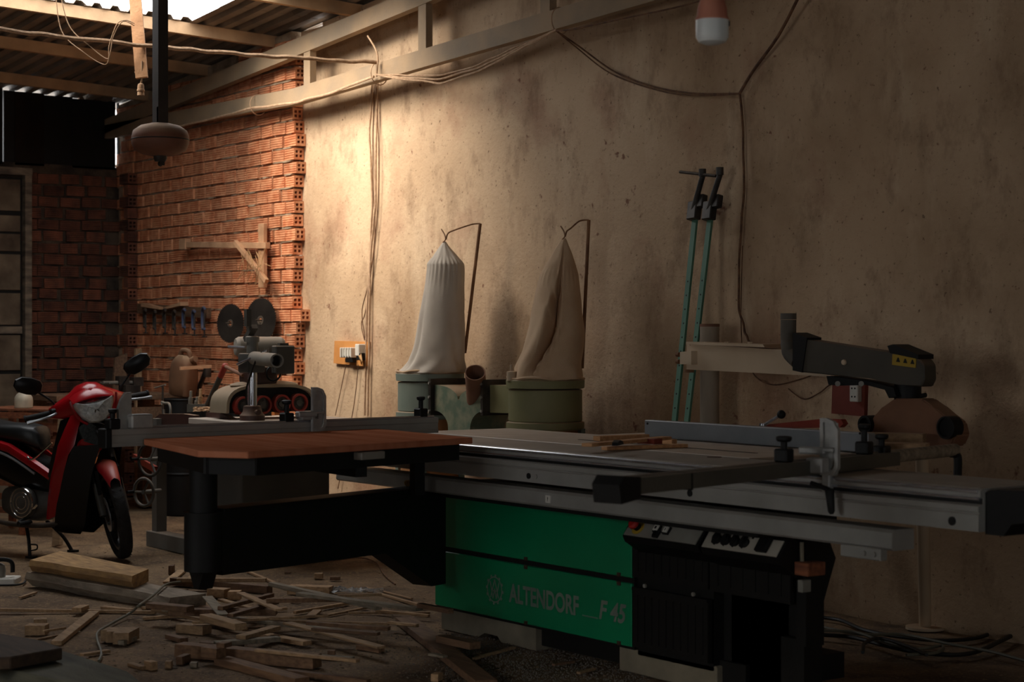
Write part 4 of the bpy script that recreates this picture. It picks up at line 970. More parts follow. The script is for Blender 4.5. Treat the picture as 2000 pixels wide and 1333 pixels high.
def fold1(a, f, y):
    r = 1.0
    if 505 < y < 570: r += .025*sin(a*26)*(1-(y-505)/65)
    if y < 505: r += .03*sin(a*9)
    d = wrapd(a-(camdir-1.05)); r -= .10*math.exp(-(d/.16)**2)*max(0, min(1, (y-560)/70))      # deep crease on the left
    d = wrapd(a-(camdir+.5+.5*(y-640)/80)); r -= .07*math.exp(-(d/.22)**2)*max(0, min(1, (y-600)/50))
    if y > 705: r += .05*sin(a*7)
    return r
rows1 = [(472, 866, 871), (484, 857, 879), (500, 846, 893), (514, 835, 905), (524, 834, 907), (560, 829, 908), (600, 821, 908), (640, 814, 908), (675, 808, 908), (700, 799, 907), (714, 792, 907), (722, 784, 908), (727, 774, 908)]
b1 = bag(rows1, M_canvas, fold1)
def fold2(a, f, y):
    r = 1.0
    if 520 < y < 570: r += .02*sin(a*24)*(1-(y-520)/50)
    if y < 520: r += .04*sin(a*6)
    ctr = camdir+.02-.62*max(0, (y-560)/170); w_ = .07+.15*math.exp(-((y-625)/55)**2)
    amt = (.25+.55*max(0, min(1, (y-540)/50)))*max(0, min(1, (y-468)/30)) if y < 680 else .80*max(.08, 1-(y-680)/60)
    d = wrapd(a-ctr); r -= amt*math.exp(-(d/w_)**6)
    r += .10*math.exp(-(wrapd(a-ctr+.36)/.26)**2)*max(0, min(1, (y-540)/80)) - .06*math.exp(-(wrapd(a-ctr-.45)/.30)**2)*max(0, min(1, (y-560)/80))
    if y > 715: r += .03*sin(a*8)
    return r
rows2 = [(466, 1098, 1105), (480, 1087, 1112), (500, 1074, 1121), (520, 1061, 1128), (540, 1050, 1133), (570, 1043, 1137), (600, 1036, 1141), (640, 1028, 1146), (662, 1023, 1146), (690, 1013, 1144), (710, 1003, 1142), (726, 998, 1142), (740, 996, 1143)]
b2 = bag(rows2, M_canvas_tan, fold2)
for cx, cz, rr in ((c1.x, c1.z, .207), (c2.x, c2.z, .215)):
    bm = nb(); R_ = []
    for k in range(64+1):
        a = 2*pi*k/64; R_.append(Vector((cx+(rr+.006*sin(a*7))*cos(a), DY+(rr+.006*sin(a*9))*sin(a), cz+.006+.006*sin(a*5))))
    tube(bm, R_, .008, 6, 1); put('bag_hem', bm, M_canvas_tan, dc)

# ---- two bar clamps leaning on the wall
def clamp(foot, head, screwtop, label, handle=False):
    A = Py(*foot, 6.30); B = Py(*head, 6.53); d = B-A; A2 = A-d*(A.z/d.z)
    t = thing('bar_clamp', label, 'clamp', A2, 0, 'bar clamps leaning on the wall')
    F = frame(A2, B-A2, (0, -1, .3)); L_ = (B-A2).length
    bm = nb(); box(bm, (0, -.017, -.007), (L_, .017, .007), F); t1 = put('clamp_bar', bm, M_barclamp, t, smooth=0)
    bm = nb()
    k = .55
    while k < L_*.8: cyl(bm, F @ Vector((k, 0, .007)), F @ Vector((k, 0, .0078)), .005, n=8); k += .075
    put('bar_hole', bm, M_black, t, kind='stuff')
    bm = nb(); box(bm, (L_-.10, -.035, -.012), (L_, .035, .035), F, bev=.005); box(bm, (L_-.04, -.075, -.01), (L_+.03, -.02, .03), F, bev=.005); put('clamp_head', bm, M_toolmetal, t, smooth=0)
    S_ = Py(*screwtop, 6.50); bm = nb(); cyl(bm, F @ Vector((L_-.05, .0, .02)), S_, .015, n=12); lathe(bm, [(.02, 0), (.02, .04)], S_, Z3, 12); put('clamp_screw', bm, M_toolmetal, t)
    return t
t = clamp((1318, 820), (1361, 395), (1372, 345), 'left teal bar clamp leaning on the plaster with a crossbar handle')
bm = nb(); cyl(bm, Py(1328, 336, 6.48), Py(1398, 344, 6.50), .008, n=8); put('handle', bm, M_toolmetal, t)
t = clamp((1342, 822), (1391, 395), (1406, 342), 'right teal bar clamp leaning on the plaster beside the pale pipe')

# ---- pale pipe standing by the wall
p = Py(1386, 760, 6.42); t = thing('vertical_pipe', 'thick pale plastic pipe standing upright against the plaster behind the cream beam', 'pipe', (p.x, p.y, 0))
bm = nb(); zt = Py(1386, 634, 6.42).z; ringpipe(bm, (p.x, p.y, 0), (p.x, p.y, zt), .050, .045, 28); put('pipe_tube', bm, M_pvc, t)
bm = nb(); ringpipe(bm, (p.x, p.y, zt-.012), (p.x, p.y, zt+.003), .0515, .044, 28); put('pipe_rim', bm, M_pipe, t)

# ---- overhead suction arm: cream beam, dark hood, brown funnel, post
oy = 6.12
def O_(px, py, dy=0): return Py(px, py, oy+dy)
oh = thing('suction_arm', 'cream beam carrying a dark dust hood with a yellow label above a brown funnel', 'dust hood', (O_(1790, 700).x, oy+.1, 0))
bm = nb(); q = [(1341, 672), (1566, 686), (1630, 690), (1630, 737), (1560, 733), (1341, 722)]
prism(bm, [O_(x, y, .02) for x, y in q], (0, .09, 0)); put('beam', bm, M_cream, oh, smooth=0)
bm = nb(); prism(bm, [O_(x, y, .0) for x, y in ((1340, 668), (1490, 673), (1494, 679), (1340, 673))], (0, .12, 0))
for x in (1350, 1380, 1420, 1465): cyl(bm, O_(x, 676, .03), O_(x, 668, .03), .012, n=8)
put('beam_track', bm, M_cream, oh, smooth=0)
bm = nb(); prism(bm, [O_(x, y, -.02) for x, y in ((1328, 688), (1350, 686), (1350, 712), (1328, 712))], (0, .16, 0)); eb = put('end_bracket', bm, M_cream, oh, smooth=0)
for y in (693, 707):
    bm = nb(); cyl(bm, O_(1327, y, .0), O_(1322, y, .0), .012, n=8); put('bolt', bm, M_rod, eb)
bm = nb(); cyl(bm, O_(1346, 722, .05), O_(1346, 728, .05), .025, n=12); put('pivot_foot', bm, M_rod, oh)
hy = -.16
bm = nb(); prism(bm, [O_(x, y, hy) for x, y in ((1566, 662), (1576, 664), (1742, 690), (1796, 702), (1804, 714), (1805, 742), (1798, 756), (1755, 752), (1700, 740), (1560, 727))], (0, .08, 0))
bmesh.ops.bevel(bm, geom=list(bm.edges), offset=.006, segments=1, affect='EDGES'); hd = put('dust_hood', bm, M_hood, oh, smooth=25)
bm = nb(); prism(bm, [O_(x, y, hy-.006) for x, y in ((1548, 650), (1576, 660), (1566, 728), (1548, 724))], (0, .092, 0)); put('hood_collar', bm, M_black, oh, smooth=0)
bm = nb(); a = O_(1540, 625, -.09); b = O_(1540, 662, -.09); c = O_(1545, 690, -.09); d = O_(1560, 705, -.09)
tube(bm, [a, b, c.lerp(b, .4), c, d], lambda q_: .036 if q_ < .35 else .040, 18, 5); ringpipe(bm, a+Z3*.002, a+Z3*.03, .037, .03, 20); put('hose_elbow', bm, mat('grey_hose', '4c473f', '5c554a', rough=.7, scale=4, dust=.3), oh)
c = O_(1649, 708, hy); bm = nb(); lathe(bm, [(.013, 0), (.011, .008), (.0, .010)], c, (0, -1, 0), 14); put('bolt', bm, M_cream, hd)
bm = nb(); prism(bm, [O_(x, y, hy-.008) for x, y in ((1733, 676), (1744, 673), (1793, 693), (1793, 702), (1738, 690))], (0, .096, 0)); put('hood_lever', bm, M_black, oh, smooth=0)
bm = nb(); prism(bm, [O_(x, y, hy-.003) for x, y in ((1743, 692), (1789, 699), (1788, 719), (1742, 713))], (0, .003, 0)); lb = put('yellow_label', bm, M_yellow, oh, smooth=0, label='yellow warning label')
for i in range(3):
    bm = nb(); x = 1754+14*i; y = 703+2*i
    prism(bm, [O_(a_, b_, hy-.0038) for a_, b_ in ((x-4, y+4), (x+4, y+5), (x+1, y-4), (x-1, y-4))], (0, .0006, 0)); put('warning_mark', bm, M_black, hd, smooth=0)
bm = nb(); prism(bm, [O_(x, y, hy+.01) for x, y in ((1614, 735), (1640, 738), (1700, 746), (1745, 758), (1750, 775), (1736, 778), (1728, 762), (1690, 752), (1640, 754), (1618, 752))], (0, .10, 0)); put('hood_bracket', bm, M_black, oh, smooth=20)
for x, y in ((1636, 750), (1682, 750)):
    bm = nb(); cyl(bm, O_(x, y, hy), O_(x, y, hy-.012), .012, n=10); put('knurled_screw', bm, M_grey_face, hd)
bm = nb(); lathe(bm, [(.058, -.05), (.058, .04)], O_(1773, 766, -.06), Z3, 24); cyl(bm, O_(1798, 774, -.06), O_(1808, 772, -.06), .010, n=10); put('swivel', bm, M_black, oh)
bm = nb(); q = [(1745, 779), (1800, 779), (1822, 796), (1862, 826), (1868, 850), (1858, 872), (1780, 880), (1720, 876), (1698, 850), (1703, 815), (1722, 797)]
prism(bm, [O_(x, y, -.13) for x, y in q], (0, .09, 0)); bmesh.ops.bevel(bm, geom=list(bm.edges), offset=.008, segments=2, affect='EDGES'); put('funnel', bm, M_cone, oh, smooth=35)
bm = nb(); c = O_(1846, 836, -.15); ringpipe(bm, c, c+Vector((0, .06, 0)), .048, .040, 24); cyl(bm, c+Vector((0, .012, 0)), c+Vector((0, .02, 0)), .041, n=20); put('funnel_port', bm, M_black, oh)
bm = nb(); c = O_(1688, 830, -.15); ringpipe(bm, c, c+Vector((0, .10, 0)), .040, .03, 22); cyl(bm, c+Vector((0, .03, 0)), c+Vector((0, .04, 0)), .032, n=18); put('funnel_fan', bm, M_black, oh)
bm = nb(); a = O_(1800, 868, .0); b = Py(1806, 1180, 6.5); b = a+(b-a)*(a.z/(a.z-b.z)); tube(bm, [a, b+Vector((0, 0, .02))], .028, 12, sm=False); lathe(bm, [(.09, 0), (.09, .012)], (b.x, b.y, 0), Z3, 20); put('post', bm, M_cream, oh)
# ================================================================== MACHINES AND CLUTTER BEHIND THE SAW
M_feeder = mat('beige_feeder_housing', '8f8069', 'a3937a', rough=.6, scale=4, dust=.7)
M_roller = mat('red_rubber_roller', '8c2a20', '9c3426', rough=.6, scale=10, dust=.2)
M_grey = mat('grey_machine_paint', '5f5f5a', '6f6e67', rough=.55, scale=4, dust=.4)
M_graydk = mat('dark_grey_machine_paint', '3a3935', '47453f', rough=.6, scale=4, dust=.4)
M_motor = mat('grey_motor', '7d776d', '8e887c', rough=.6, scale=4, dust=.5)
M_maroon = mat('maroon_steel', '35201a', '452a22', rough=.55, scale=4, dust=.7)
M_chip = mat('wood_chips', 'b08a66', 'caa27c', rough=.95, scale=60, bump=.9, bscale=200)
M_can = mat('dusty_brown_jerrycan', '5c3f2a', '7a5438', rough=.75, scale=4, dust=.9)
M_orangewood = mat('orange_wood', '9a5520', 'ad6630', rough=.6, scale=6)
M_redcrate = mat('reddish_crate_wood', '6a3a24', '8a5232', rough=.8, scale=6, stretch=(1.2, 9, 9), rnd=.2)
M_whitejug = mat('dirty_white_plastic', '9c917e', 'b3a78f', rough=.6, scale=7, lo=.45, hi=.6)
# ---- spindle moulder with a power feeder
TZ = .850
mo = thing('spindle_moulder', 'grey spindle moulder with handwheels and a dusty steel table behind the outrigger', 'machine', (-10.4, 5.35, 0))
bm = nb(); box(bm, (-10.42, 5.0, TZ-.035), (-9.62, 5.80, TZ), bev=.004); put('table', bm, M_iron, mo, smooth=0)
bm = nb(); box(bm, (-10.55, 5.12, .06), (-9.95, 5.72, TZ-.03), bev=.01); put('body', bm, M_graydk, mo, smooth=0)
bm = nb(); box(bm, (-10.6, 5.05, 0), (-9.9, 5.78, .07)); put('plinth', bm, M_graydk, mo, smooth=0)
for x, y in ((-11.05, 5.10), (-11.05, 5.68)):
    bm = nb(); box(bm, (x-.035, y-.035, .06), (x+.035, y+.035, TZ-.03)); put('leg', bm, M_grey, mo, smooth=0)
for y_ in (5.09, 5.69):
    bm = nb(); box(bm, (-11.12, y_-.05, .0), (-10.55, y_+.05, .10), bev=.004); put('foot_rail', bm, M_grey, mo, smooth=0)
bm = nb(); box(bm, (-11.12, 5.05, TZ-.14), (-10.42, 5.74, TZ-.09)); put('lower_shelf', bm, M_graydk, mo, smooth=0)
for px, py, R in ((293, 898, .10), (281, 962, .085)):
    c = Py(px, py, 4.86); ax = Vector((.35, -1, 0)).normalized()
    bm = nb(); torus(bm, c, ax, R, .010, 30, 8); hw = put('handwheel', bm, M_graydk if R > .09 else M_grey, mo)
    bm = nb(); u, v = perp(ax)
    for k in range(3): cyl(bm, c, c+(u*cos(2*pi*k/3)+v*sin(2*pi*k/3))*R, .007, n=8)
    cyl(bm, c-ax*.14, c+ax*.01, .014, n=10); put('wheel_spokes', bm, M_grey, hw)
    bm = nb(); cyl(bm, c+u*R, c+u*R+ax*.06, .010, n=10); put('wheel_handle', bm, M_black, hw)
bm = nb(); a = Py(262, 893, 4.95); b = Py(305, 918, 4.95); F = frame(a, b-a); box(bm, (0, -.01, -.02), ((b-a).length, .01, .02), F); put('red_lever', bm, M_redwood, mo, smooth=0, label='red lever')
for px, w_ in ((478, .10), (506, .09), (538, .05)):
    p = Py(px, 940, 5.9); bm = nb(); box(bm, (p.x-w_/2, 5.88, 0), (p.x+w_/2, 5.94, TZ)); put('rear_board', bm, M_orangewood if px == 538 else M_wood_dark, mo, smooth=0)
# fence plates and chip boxes on the table
def plate(q, y, th, m, name, par=mo):
    bm = nb(); prism(bm, [Py(x, yy, y) for x, yy in q], (0, th, 0)); return put(name, bm, m, par, smooth=0)
plate([(303, 830), (303, 816), (312, 809), (358, 809), (378, 812), (378, 832)], 5.10, .04, M_maroon, 'fence_plate')
plate([(402, 832), (402, 806), (428, 806), (450, 818), (456, 832)], 5.12, .04, M_maroon, 'fence_plate')
plate([(360, 806), (460, 800), (460, 828), (376, 828)], 5.30, .25, M_black, 'cutter_housing')
bm = nb()
for k in range(500):
    p = Py(random.uniform(378, 446), 803, random.uniform(5.28, 5.5)); h = max(0, .03-.0004*abs(p.x+10.4)*20); p.z += random.uniform(-.005, h)
    s = random.uniform(.004, .012); F = Matrix.Translation(p) @ Matrix.Rotation(random.uniform(0, 6), 4, 'Z') @ Matrix.Rotation(random.uniform(-.6, .6), 4, 'X'); cbox(bm, (0, 0, 0), (s*2, s, .002), F)
put('chip_heap', bm, M_chip, mo, kind='stuff', smooth=0)
plate([(365, 790), (430, 790), (430, 800), (365, 806)], 5.56, .2, M_graydk, 'side_tray')
for px, py0 in ((372, 764), (384, 776), (391, 760)):
    a = Py(px, 792, 5.6); b = Py(px+1, py0, 5.6); bm = nb(); cyl(bm, a, b, .010, n=10); k = 0
    while k < 6: cyl(bm, a.lerp(b, .1+.08*k), a.lerp(b, .14+.08*k), .016, n=10); k += 1
    put('threaded_spindle', bm, M_grey if px != 391 else M_wood, mo)
# feeder on its column
fe = thing('power_feeder', 'four-roller power feeder on a steel column above the spindle moulder table', 'machine', (-9.9, 5.17, TZ))
cx, cy = -9.90, 5.165
bm = nb(); lathe(bm, [(.075, 0), (.075, .03), (.058, .05), (.052, .085), (.035, .088)], (cx, cy, TZ), Z3, 20); cyl(bm, (cx-.06, cy, TZ+.05), (cx+.08, cy, TZ+.05), .016, n=10); put('column_base', bm, M_maroon, fe)
zt = Py(492, 662, cy).z
bm = nb(); cyl(bm, (cx, cy, TZ+.05), (cx, cy, zt), .028, n=20); put('column', bm, M_alu_bright, fe)
bm = nb(); lathe(bm, [(.030, -.10), (.034, -.10), (.034, -.03), (.042, -.03), (.042, 0), (.03, .006)], (cx, cy, zt+.01), Z3, 20); put('column_cap', bm, M_grey, fe)
a = Py(484, 660, cy); b = Py(492, 645, cy); c = Py(497, 638, cy); d = Py(494, 605, cy)
bm = nb(); box(bm, (d.x-.018, cy-.05, c.z), (d.x+.018, cy-.02, d.z)); F = frame(a, c-a); box(bm, (-.02, -.02, -.015), ((c-a).length, .02, .015), F); put('crank', bm, M_graydk, fe, smooth=0)
zc = Py(490, 705, cy).z
bm = nb(); box(bm, (cx-.075, cy-.06, zc-.07), (cx+.055, cy+.06, zc+.045), bev=.012); put('clamp_head', bm, M_graydk, fe)
ax = Vector((.82, -.12, 0)).normalized(); P = Vector((cx, cy+.02, zc+.015))
a = Py(497, 700, cy-.02); b = Py(541, 705, cy-.16)
bm = nb(); ringpipe(bm, a, b, .040, .031, 24); cyl(bm, a.lerp(b, .6), a.lerp(b, .62), .032, n=20); put('arm_tube', bm, M_motor, fe)
bm = nb(); cyl(bm, Py(464, 712, cy-.07), Py(523, 685, cy-.07), .008, n=8); put('clamp_handle', bm, M_alu_bright, fe)
bm = nb(); cyl(bm, Py(447, 678, cy+.02), Py(480, 680, cy+.02), .010, n=8); put('clamp_handle', bm, M_alu_bright, fe)
fy0, fy1 = 5.06, 5.68; fx = -10.03
bm = nb(); m0 = Vector((-10.18, 5.36, Py(518, 678, 5.36).z)); u = Vector((.25, 1, 0)).normalized()
cyl(bm, m0-u*.13, m0+u*.13, .062, n=24); lathe(bm, [(.062, .13), (.05, .15), (.0, .152)], m0, u, 24); lathe(bm, [(.062, -.13), (.05, -.15), (.0, -.152)], m0, u, 24)
for k in range(9): cbox(bm, m0+u*(-.11+.0275*k)+Vector((.03, 0, -.05)), (.07, .006, .09))
put('feed_motor', bm, M_motor, fe)
c = Py(553, 703, 5.42); bm = nb(); cbox(bm, (c.x, 5.42, c.z), (.06, .13, .17), bev=.006); cbox(bm, (c.x, 5.42, c.z+.09), (.03, .06, .02)); put('switch_box', bm, M_graydk, fe, smooth=0)
bm = nb(); c = Py(520, 738, 5.3); cbox(bm, (-10.12, 5.32, c.z+.01), (.16, .20, .12), bev=.03); put('gearbox', bm, M_maroon, fe, smooth=30)
bm = nb(); torus(bm, (-10.0, 5.36, Py(548, 730, 5.36).z), (1, -.1, 0), .045, .006, 20, 6); put('cable_loop', bm, M_black, fe)
bm = nb(); tube(bm, [Py(512, 688, cy-.08), Py(500, 705, cy-.1), Py(489, 735, cy-.09), Py(481, 762, cy-.08), Py(482, 790, cy-.06)], .006, 7); put('feeder_cable', bm, M_black, fe)
# hood: arched section along y, open black front
zb = Py(510, 806, 5.3).z; ztop = Py(520, 752, 5.3).z
sec = []
for i in range(17):
    t_ = i/16; a = pi*t_; yy = (fy0+fy1)/2-(fy1-fy0)/2*math.copysign(abs(cos(a))**.55, cos(a)); zz = zb+(ztop-zb)*abs(sin(a))**.6
    sec.append((yy, zz))
bm = nb(); ro = [[Vector((x, y, z)) for y, z in sec] for x in (-10.25, fx)]; inn = [(y*.94+.06*(fy0+fy1)/2, zb+(z-zb)*.90) for y, z in sec]
skin_rings(bm, [ro[0], ro[1], [Vector((fx, y, z)) for y, z in inn], [Vector((-10.22, y, z)) for y, z in inn]], False, False, closed=False)
bm.faces.new([bm.verts.new(v) for v in ro[0]]); hd = put('feeder_hood', bm, M_feeder, fe, smooth=40)
bm = nb(); bm.faces.new([bm.verts.new((fx-.03, y, z)) for y, z in inn]); put('hood_interior', bm, M_black, fe, smooth=0)
bm = nb(); ball(bm, (-10.14, (fy0+fy1)/2, ztop-.005), .10, 20, (1.0, 2.3, .28)); put('hood_top', bm, M_feeder, fe)
for px, py in ((474, 793), (512, 791), (549, 789), (583, 787)):
    p = Px(px, py, fx); R = .056
    bm = nb(); ringpipe(bm, (fx-.06, p.y, p.z), (fx+.02, p.y, p.z), R, R-.012, 28); ro_ = put('roller', bm, M_roller, fe, smooth=40)
    bm = nb(); lathe(bm, [(R-.011, .0), (R-.013, .008), (.022, .012), (.020, .022), (.008, .024), (.0, .026)], (fx-.008, p.y, p.z), X3, 24)
    for k in range(5): a = 2*pi*k/5; cbox(bm, (fx+.006, p.y+.028*cos(a), p.z+.028*sin(a)), (.006, .008, .008))
    put('roller_hub', bm, M_graydk, ro_)
# folded lever left of the feeder
a = Py(475, 734, cy+.05); b = Py(440, 716, cy+.15); c = Py(405, 792, cy+.2)
bm = nb(); cyl(bm, a, b, .011, n=10); put('lever_arm', bm, M_pipe, fe); bm = nb(); cyl(bm, b, b.lerp(c, .25), .019, n=12); ball(bm, b, .022); put('lever_grip', bm, M_roller, fe); bm = nb(); cyl(bm, b.lerp(c, .25), c, .018, n=12); put('lever_bar', bm, M_graydk, fe)

# ---- jerrycan on a black drum
p = Py(356, 740, 6.15); zb = Py(356, 778, 6.15).z
t = thing('jerrycan', 'dust covered brown plastic jerrycan leaning on a dark stand by the brick wall', 'jerrycan', (p.x, p.y, zb))
Mx = Matrix.Translation((p.x, p.y, zb)) @ Matrix.Rotation(radians(8), 4, 'Y') @ Matrix.Rotation(radians(20), 4, 'Z') @ Matrix.Translation((0, 0, .016)) @ Matrix.Diagonal((.78, .78, .92, 1))
bm = nb(); rings = []
for z, w_, d_, p_ in ((0, .105, .075, 3), (.012, .125, .09, 4), (.10, .13, .095, 5), (.20, .128, .095, 5), (.27, .118, .088, 4), (.31, .10, .07, 3), (.335, .07, .05, 2.5)):
    rings.append([Mx @ q for q in ell((0, 0, z), X3, Y3, w_, d_, 32, p_)])
skin_rings(bm, rings); put('can_body', bm, M_can, t, smooth=50)
bm = nb(); tube(bm, [Mx @ Vector(q) for q in ((-.06, 0, .33), (-.03, 0, .375), (.05, 0, .37), (.075, 0, .31))], .018, 10); put('can_handle', bm, M_can, t)
bm = nb(); a = Mx @ Vector((.085, 0, .30)); b = Mx @ Vector((.145, 0, .325)); cyl(bm, a, b, .026, n=16); put('can_cap', bm, M_can, t)
b = thing('oil_drum', 'dark drum carrying the brown jerrycan behind the moulder', 'drum', (p.x, p.y, 0))
bm = nb(); lathe(bm, [(.14, 0), (.145, .02), (.14, .3), (.15, .31), (.14, .32), (.14, .6), (.15, .61), (.14, .62), (.14, zb-.015), (.148, zb-.01), (.14, zb-.001), (.13, zb-.002)], (p.x, p.y, 0), Z3, 28); put('drum_shell', bm, M_black, b)
bm = nb(); cyl(bm, (p.x+.07, p.y, zb-.002), (p.x+.07, p.y, zb), .025, n=12); put('drum_bung', bm, M_graydk, b)
t = thing('air_tool', 'dark hand tool with a wooden bar wedged beside the jerrycan', 'tool', Py(395, 730, 6.3))
bm = nb(); a = Py(352, 720, 6.0); b_ = Py(412, 716, 6.25); F = frame(a, b_-a); box(bm, (0, -.012, -.012), ((b_-a).length, .012, .012), F); put('bar', bm, M_batten, t, smooth=0)
bm = nb(); a = Py(405, 718, 6.3); cbox(bm, a+Vector((0, 0, -.03)), (.05, .05, .09), bev=.01); a2 = Py(388, 760, 6.3); cyl(bm, a, a2, .018, n=10); put('tool_body', bm, M_toolmetal, t)
bm = nb(); cyl(bm, a2, Vector((a2.x, a2.y, 0)), .02, n=10); put('stand_pole', bm, M_wood_dark, t)

# ---- workbench in the far corner
bz = Px(280, 768, -13.4).z
wb = thing('workbench', 'rough wooden workbench with an orange leg in the dark far corner', 'workbench', (-13.6, 5.9, 0))
bm = nb(); box(bm, (-13.75, 5.25, bz-.045), (-13.15, 6.25, bz), bev=.004); put('bench_top', bm, M_wood_dark, wb, smooth=0)
for x, y, m in ((-13.2, 6.2, M_orangewood), (-13.2, 5.32, M_wood_dark), (-13.68, 5.32, M_wood_dark), (-13.68, 6.2, M_wood_dark)):
    bm = nb(); box(bm, (x-.05, y-.05, 0), (x+.05, y+.05, bz-.045)); put('leg', bm, m, wb, smooth=0)
bm = nb(); box(bm, (-13.2, 5.3, bz-.20), (-13.17, 6.2, bz-.10)); put('apron', bm, M_wood_dark, wb, smooth=0)
bm = nb(); a = Vector((-13.19, 5.4, .35)); b = Vector((-13.19, 6.15, .75)); F = frame(a, b-a); box(bm, (0, -.01, -.04), ((b-a).length, .01, .04), F); put('brace', bm, M_orangewood, wb, smooth=0)
c = Px(253, 760, -13.5)
v = thing('bench_vice', 'dark iron vice standing on the far workbench', 'vice', (c.x, c.y, bz))
bm = nb(); box(bm, (c.x-.07, c.y-.06, bz), (c.x+.07, c.y+.06, bz+.06)); box(bm, (c.x-.04, c.y-.10, bz+.06), (c.x+.04, c.y-.02, bz+.13)); put('vice_body', bm, M_toolmetal, v, smooth=0)
bm = nb(); box(bm, (c.x-.04, c.y+.02, bz+.05), (c.x+.04, c.y+.10, bz+.12)); put('vice_jaw', bm, M_toolmetal, v, smooth=0)
bm = nb(); cyl(bm, (c.x, c.y-.22, bz+.08), (c.x, c.y+.02, bz+.08), .014, n=10); cyl(bm, (c.x-.09, c.y-.2, bz+.08), (c.x+.09, c.y-.2, bz+.08), .007, n=8); put('vice_screw', bm, M_grey, v)
c = Px(192, 756, -13.6); bm = nb(); F = frame((c.x, c.y, bz), (.2, 1, 0)); box(bm, (-.12, -.04, 0), (.12, .04, .03), F, bev=.003); put('pale_block', bm, M_wood, None, 'pale wooden piece lying on the far workbench left of the vice', 'offcut', smooth=0)
t = thing('screw_press', 'thin dark spindle with a cross handle rising before the far workbench', 'tool', Py(318, 790, 5.7))
bm = nb(); a = Py(318, 755, 5.7); cyl(bm, Vector((a.x, a.y, 0)), a, .008, n=8); put('spindle', bm, M_toolmetal, t); bm = nb(); cyl(bm, Py(303, 758, 5.7), Py(323, 752, 5.7), .005, n=8); put('cross_handle', bm, M_grey, t)
t = thing('g_clamp', 'small grey G clamp standing before the far workbench', 'clamp', Py(325, 810, 5.5)); bm = nb()
tube(bm, [Py(x, y, 5.5) for x, y in ((318, 792), (316, 786), (322, 788), (330, 789), (333, 800), (332, 815))], .009, 8, 4); put('frame', bm, M_grey, t); bm = nb(); a = Py(320, 800, 5.5); cyl(bm, Vector((a.x, a.y, 0)), a, .008, n=8); put('screw', bm, M_grey, t)
# boards leaning in the corner
a = Px(228, 690, -14.45); bm = nb(); prism(bm, [Px(222, 700, -14.4), Px(246, 690, -14.4), Px(238, 985, -13.9), Px(205, 985, -13.9)], (.03, 0, 0)); put('leaning_board', bm, M_wood_dark, None, 'wide brown board leaning in the dark far corner', 'board', smooth=0)
bm = nb(); prism(bm, [Px(262, 681, -14.3), Px(274, 681, -14.3), Px(274, 985, -14.1), Px(262, 985, -14.1)], (.03, 0, 0)); put('leaning_post', bm, M_wood, None, 'narrow pale post standing at the corner of the brick walls', 'post', smooth=0)

# ---- slatted crate, its jug, pale board beside
cy0 = 5.05
cr = thing('slatted_crate', 'tall reddish slatted wooden crate behind the red motorbike', 'crate', (-12.4, 5.0, 0))
ca = Pd(-60, 805, 12.8); cb_ = Pd(122, 803, 12.5); cz = 1.37-155*12.5/FPX
d = (cb_-ca); d.z = 0; F = frame((ca.x, ca.y, 0), d); Lc = d.length
for k in range(8):
    z = cz-.03-k*.092; bm = nb(); cbox(bm, (Lc/2, random.uniform(-.004, .004), z), (Lc, .016, .042), F @ Matrix.Rotation(radians(random.uniform(-.8, .8)), 4, 'Y')); put('slat', bm, M_redcrate, cr, smooth=0)
    bm = nb(); cbox(bm, (Lc/2, .42, z), (Lc, .016, .042), F); put('slat', bm, M_redcrate, cr, smooth=0)
for x in (.05, Lc*.56, Lc-.06):
    for y in (.02, .40):
        bm = nb(); cbox(bm, (x, y, cz/2), (.045, .03, cz), F); put('crate_post', bm, M_redcrate, cr, smooth=0)
for k in range(5):
    bm = nb(); cbox(bm, (Lc/2, .03+.095*k, cz+.007), (Lc, .07, .014), F); put('top_board', bm, M_redcrate, cr, smooth=0)
p = Pd(46, 803, 12.75); p.z = cz+.014
jg = thing('white_jug', 'stained white plastic jug with a loop on top, standing on the slatted crate', 'jug', p)
bm = nb(); lathe(bm, [(.055, 0), (.062, .006), (.063, .05), (.060, .075), (.045, .098), (.022, .112), (.018, .118), (.018, .128), (.014, .13)], p, Z3, 28); put('jug_body', bm, M_whitejug, jg)
bm = nb(); torus(bm, p+Z3*.138, (1, .3, 0), .012, .004, 14, 6); put('jug_loop', bm, M_whitejug, jg)
bm = nb(); q0 = Pd(124, 812, 12.2); q1 = Pd(112, 965, 12.0); q1.z = 0; F = frame(q1, q0-q1, (0, -1, .2)); box(bm, (0, -.06, -.012), ((q0-q1).length, .06, .012), F); put('pale_board', bm, M_wood, None, 'pale board leaning on the slatted crate behind the motorbike leg shield', 'board', smooth=0)
# ================================================================== THE RED MOTORBIKE
# local axes: x forward, y left, z up; origin on the ground under the front axle (wheel straight ahead)
M_tyre = M_rubber
M_rim = mat('dark_alloy_rim', '2a2a2b', '343434', rough=.4, metal=.6)
M_lens = mat('clear_lamp_lens', '9da2a2', 'c2c6c4', rough=.15, metal=.1, scale=60, bump=.4, bscale=60)
M_bodyblk = mat('glossy_black_panel', '070707', '0b0b0c', rough=.35, scale=4, spec=.3)
M_darklens = mat('smoked_lens', '2c3030', '3c4142', rough=.15, scale=60)
M_silver = mat('silver_paint', '8f9296', '9fa2a6', rough=.3, metal=.6)
M_engine = mat('grey_engine_casting', '4c4a47', '5e5b56', rough=.5, metal=.5, scale=12)
M_fender = mat('dusty_red_fender', '9c1620', 'aa2a30', rough=.3, scale=5, dust=.25)
BA = radians(26.0)
bk = thing('motorbike', 'red underbone motorbike with black seat parked on its stand at the left edge', 'motorbike', (-10.56, 4.575, 0), BA)
STEER = radians(-40)
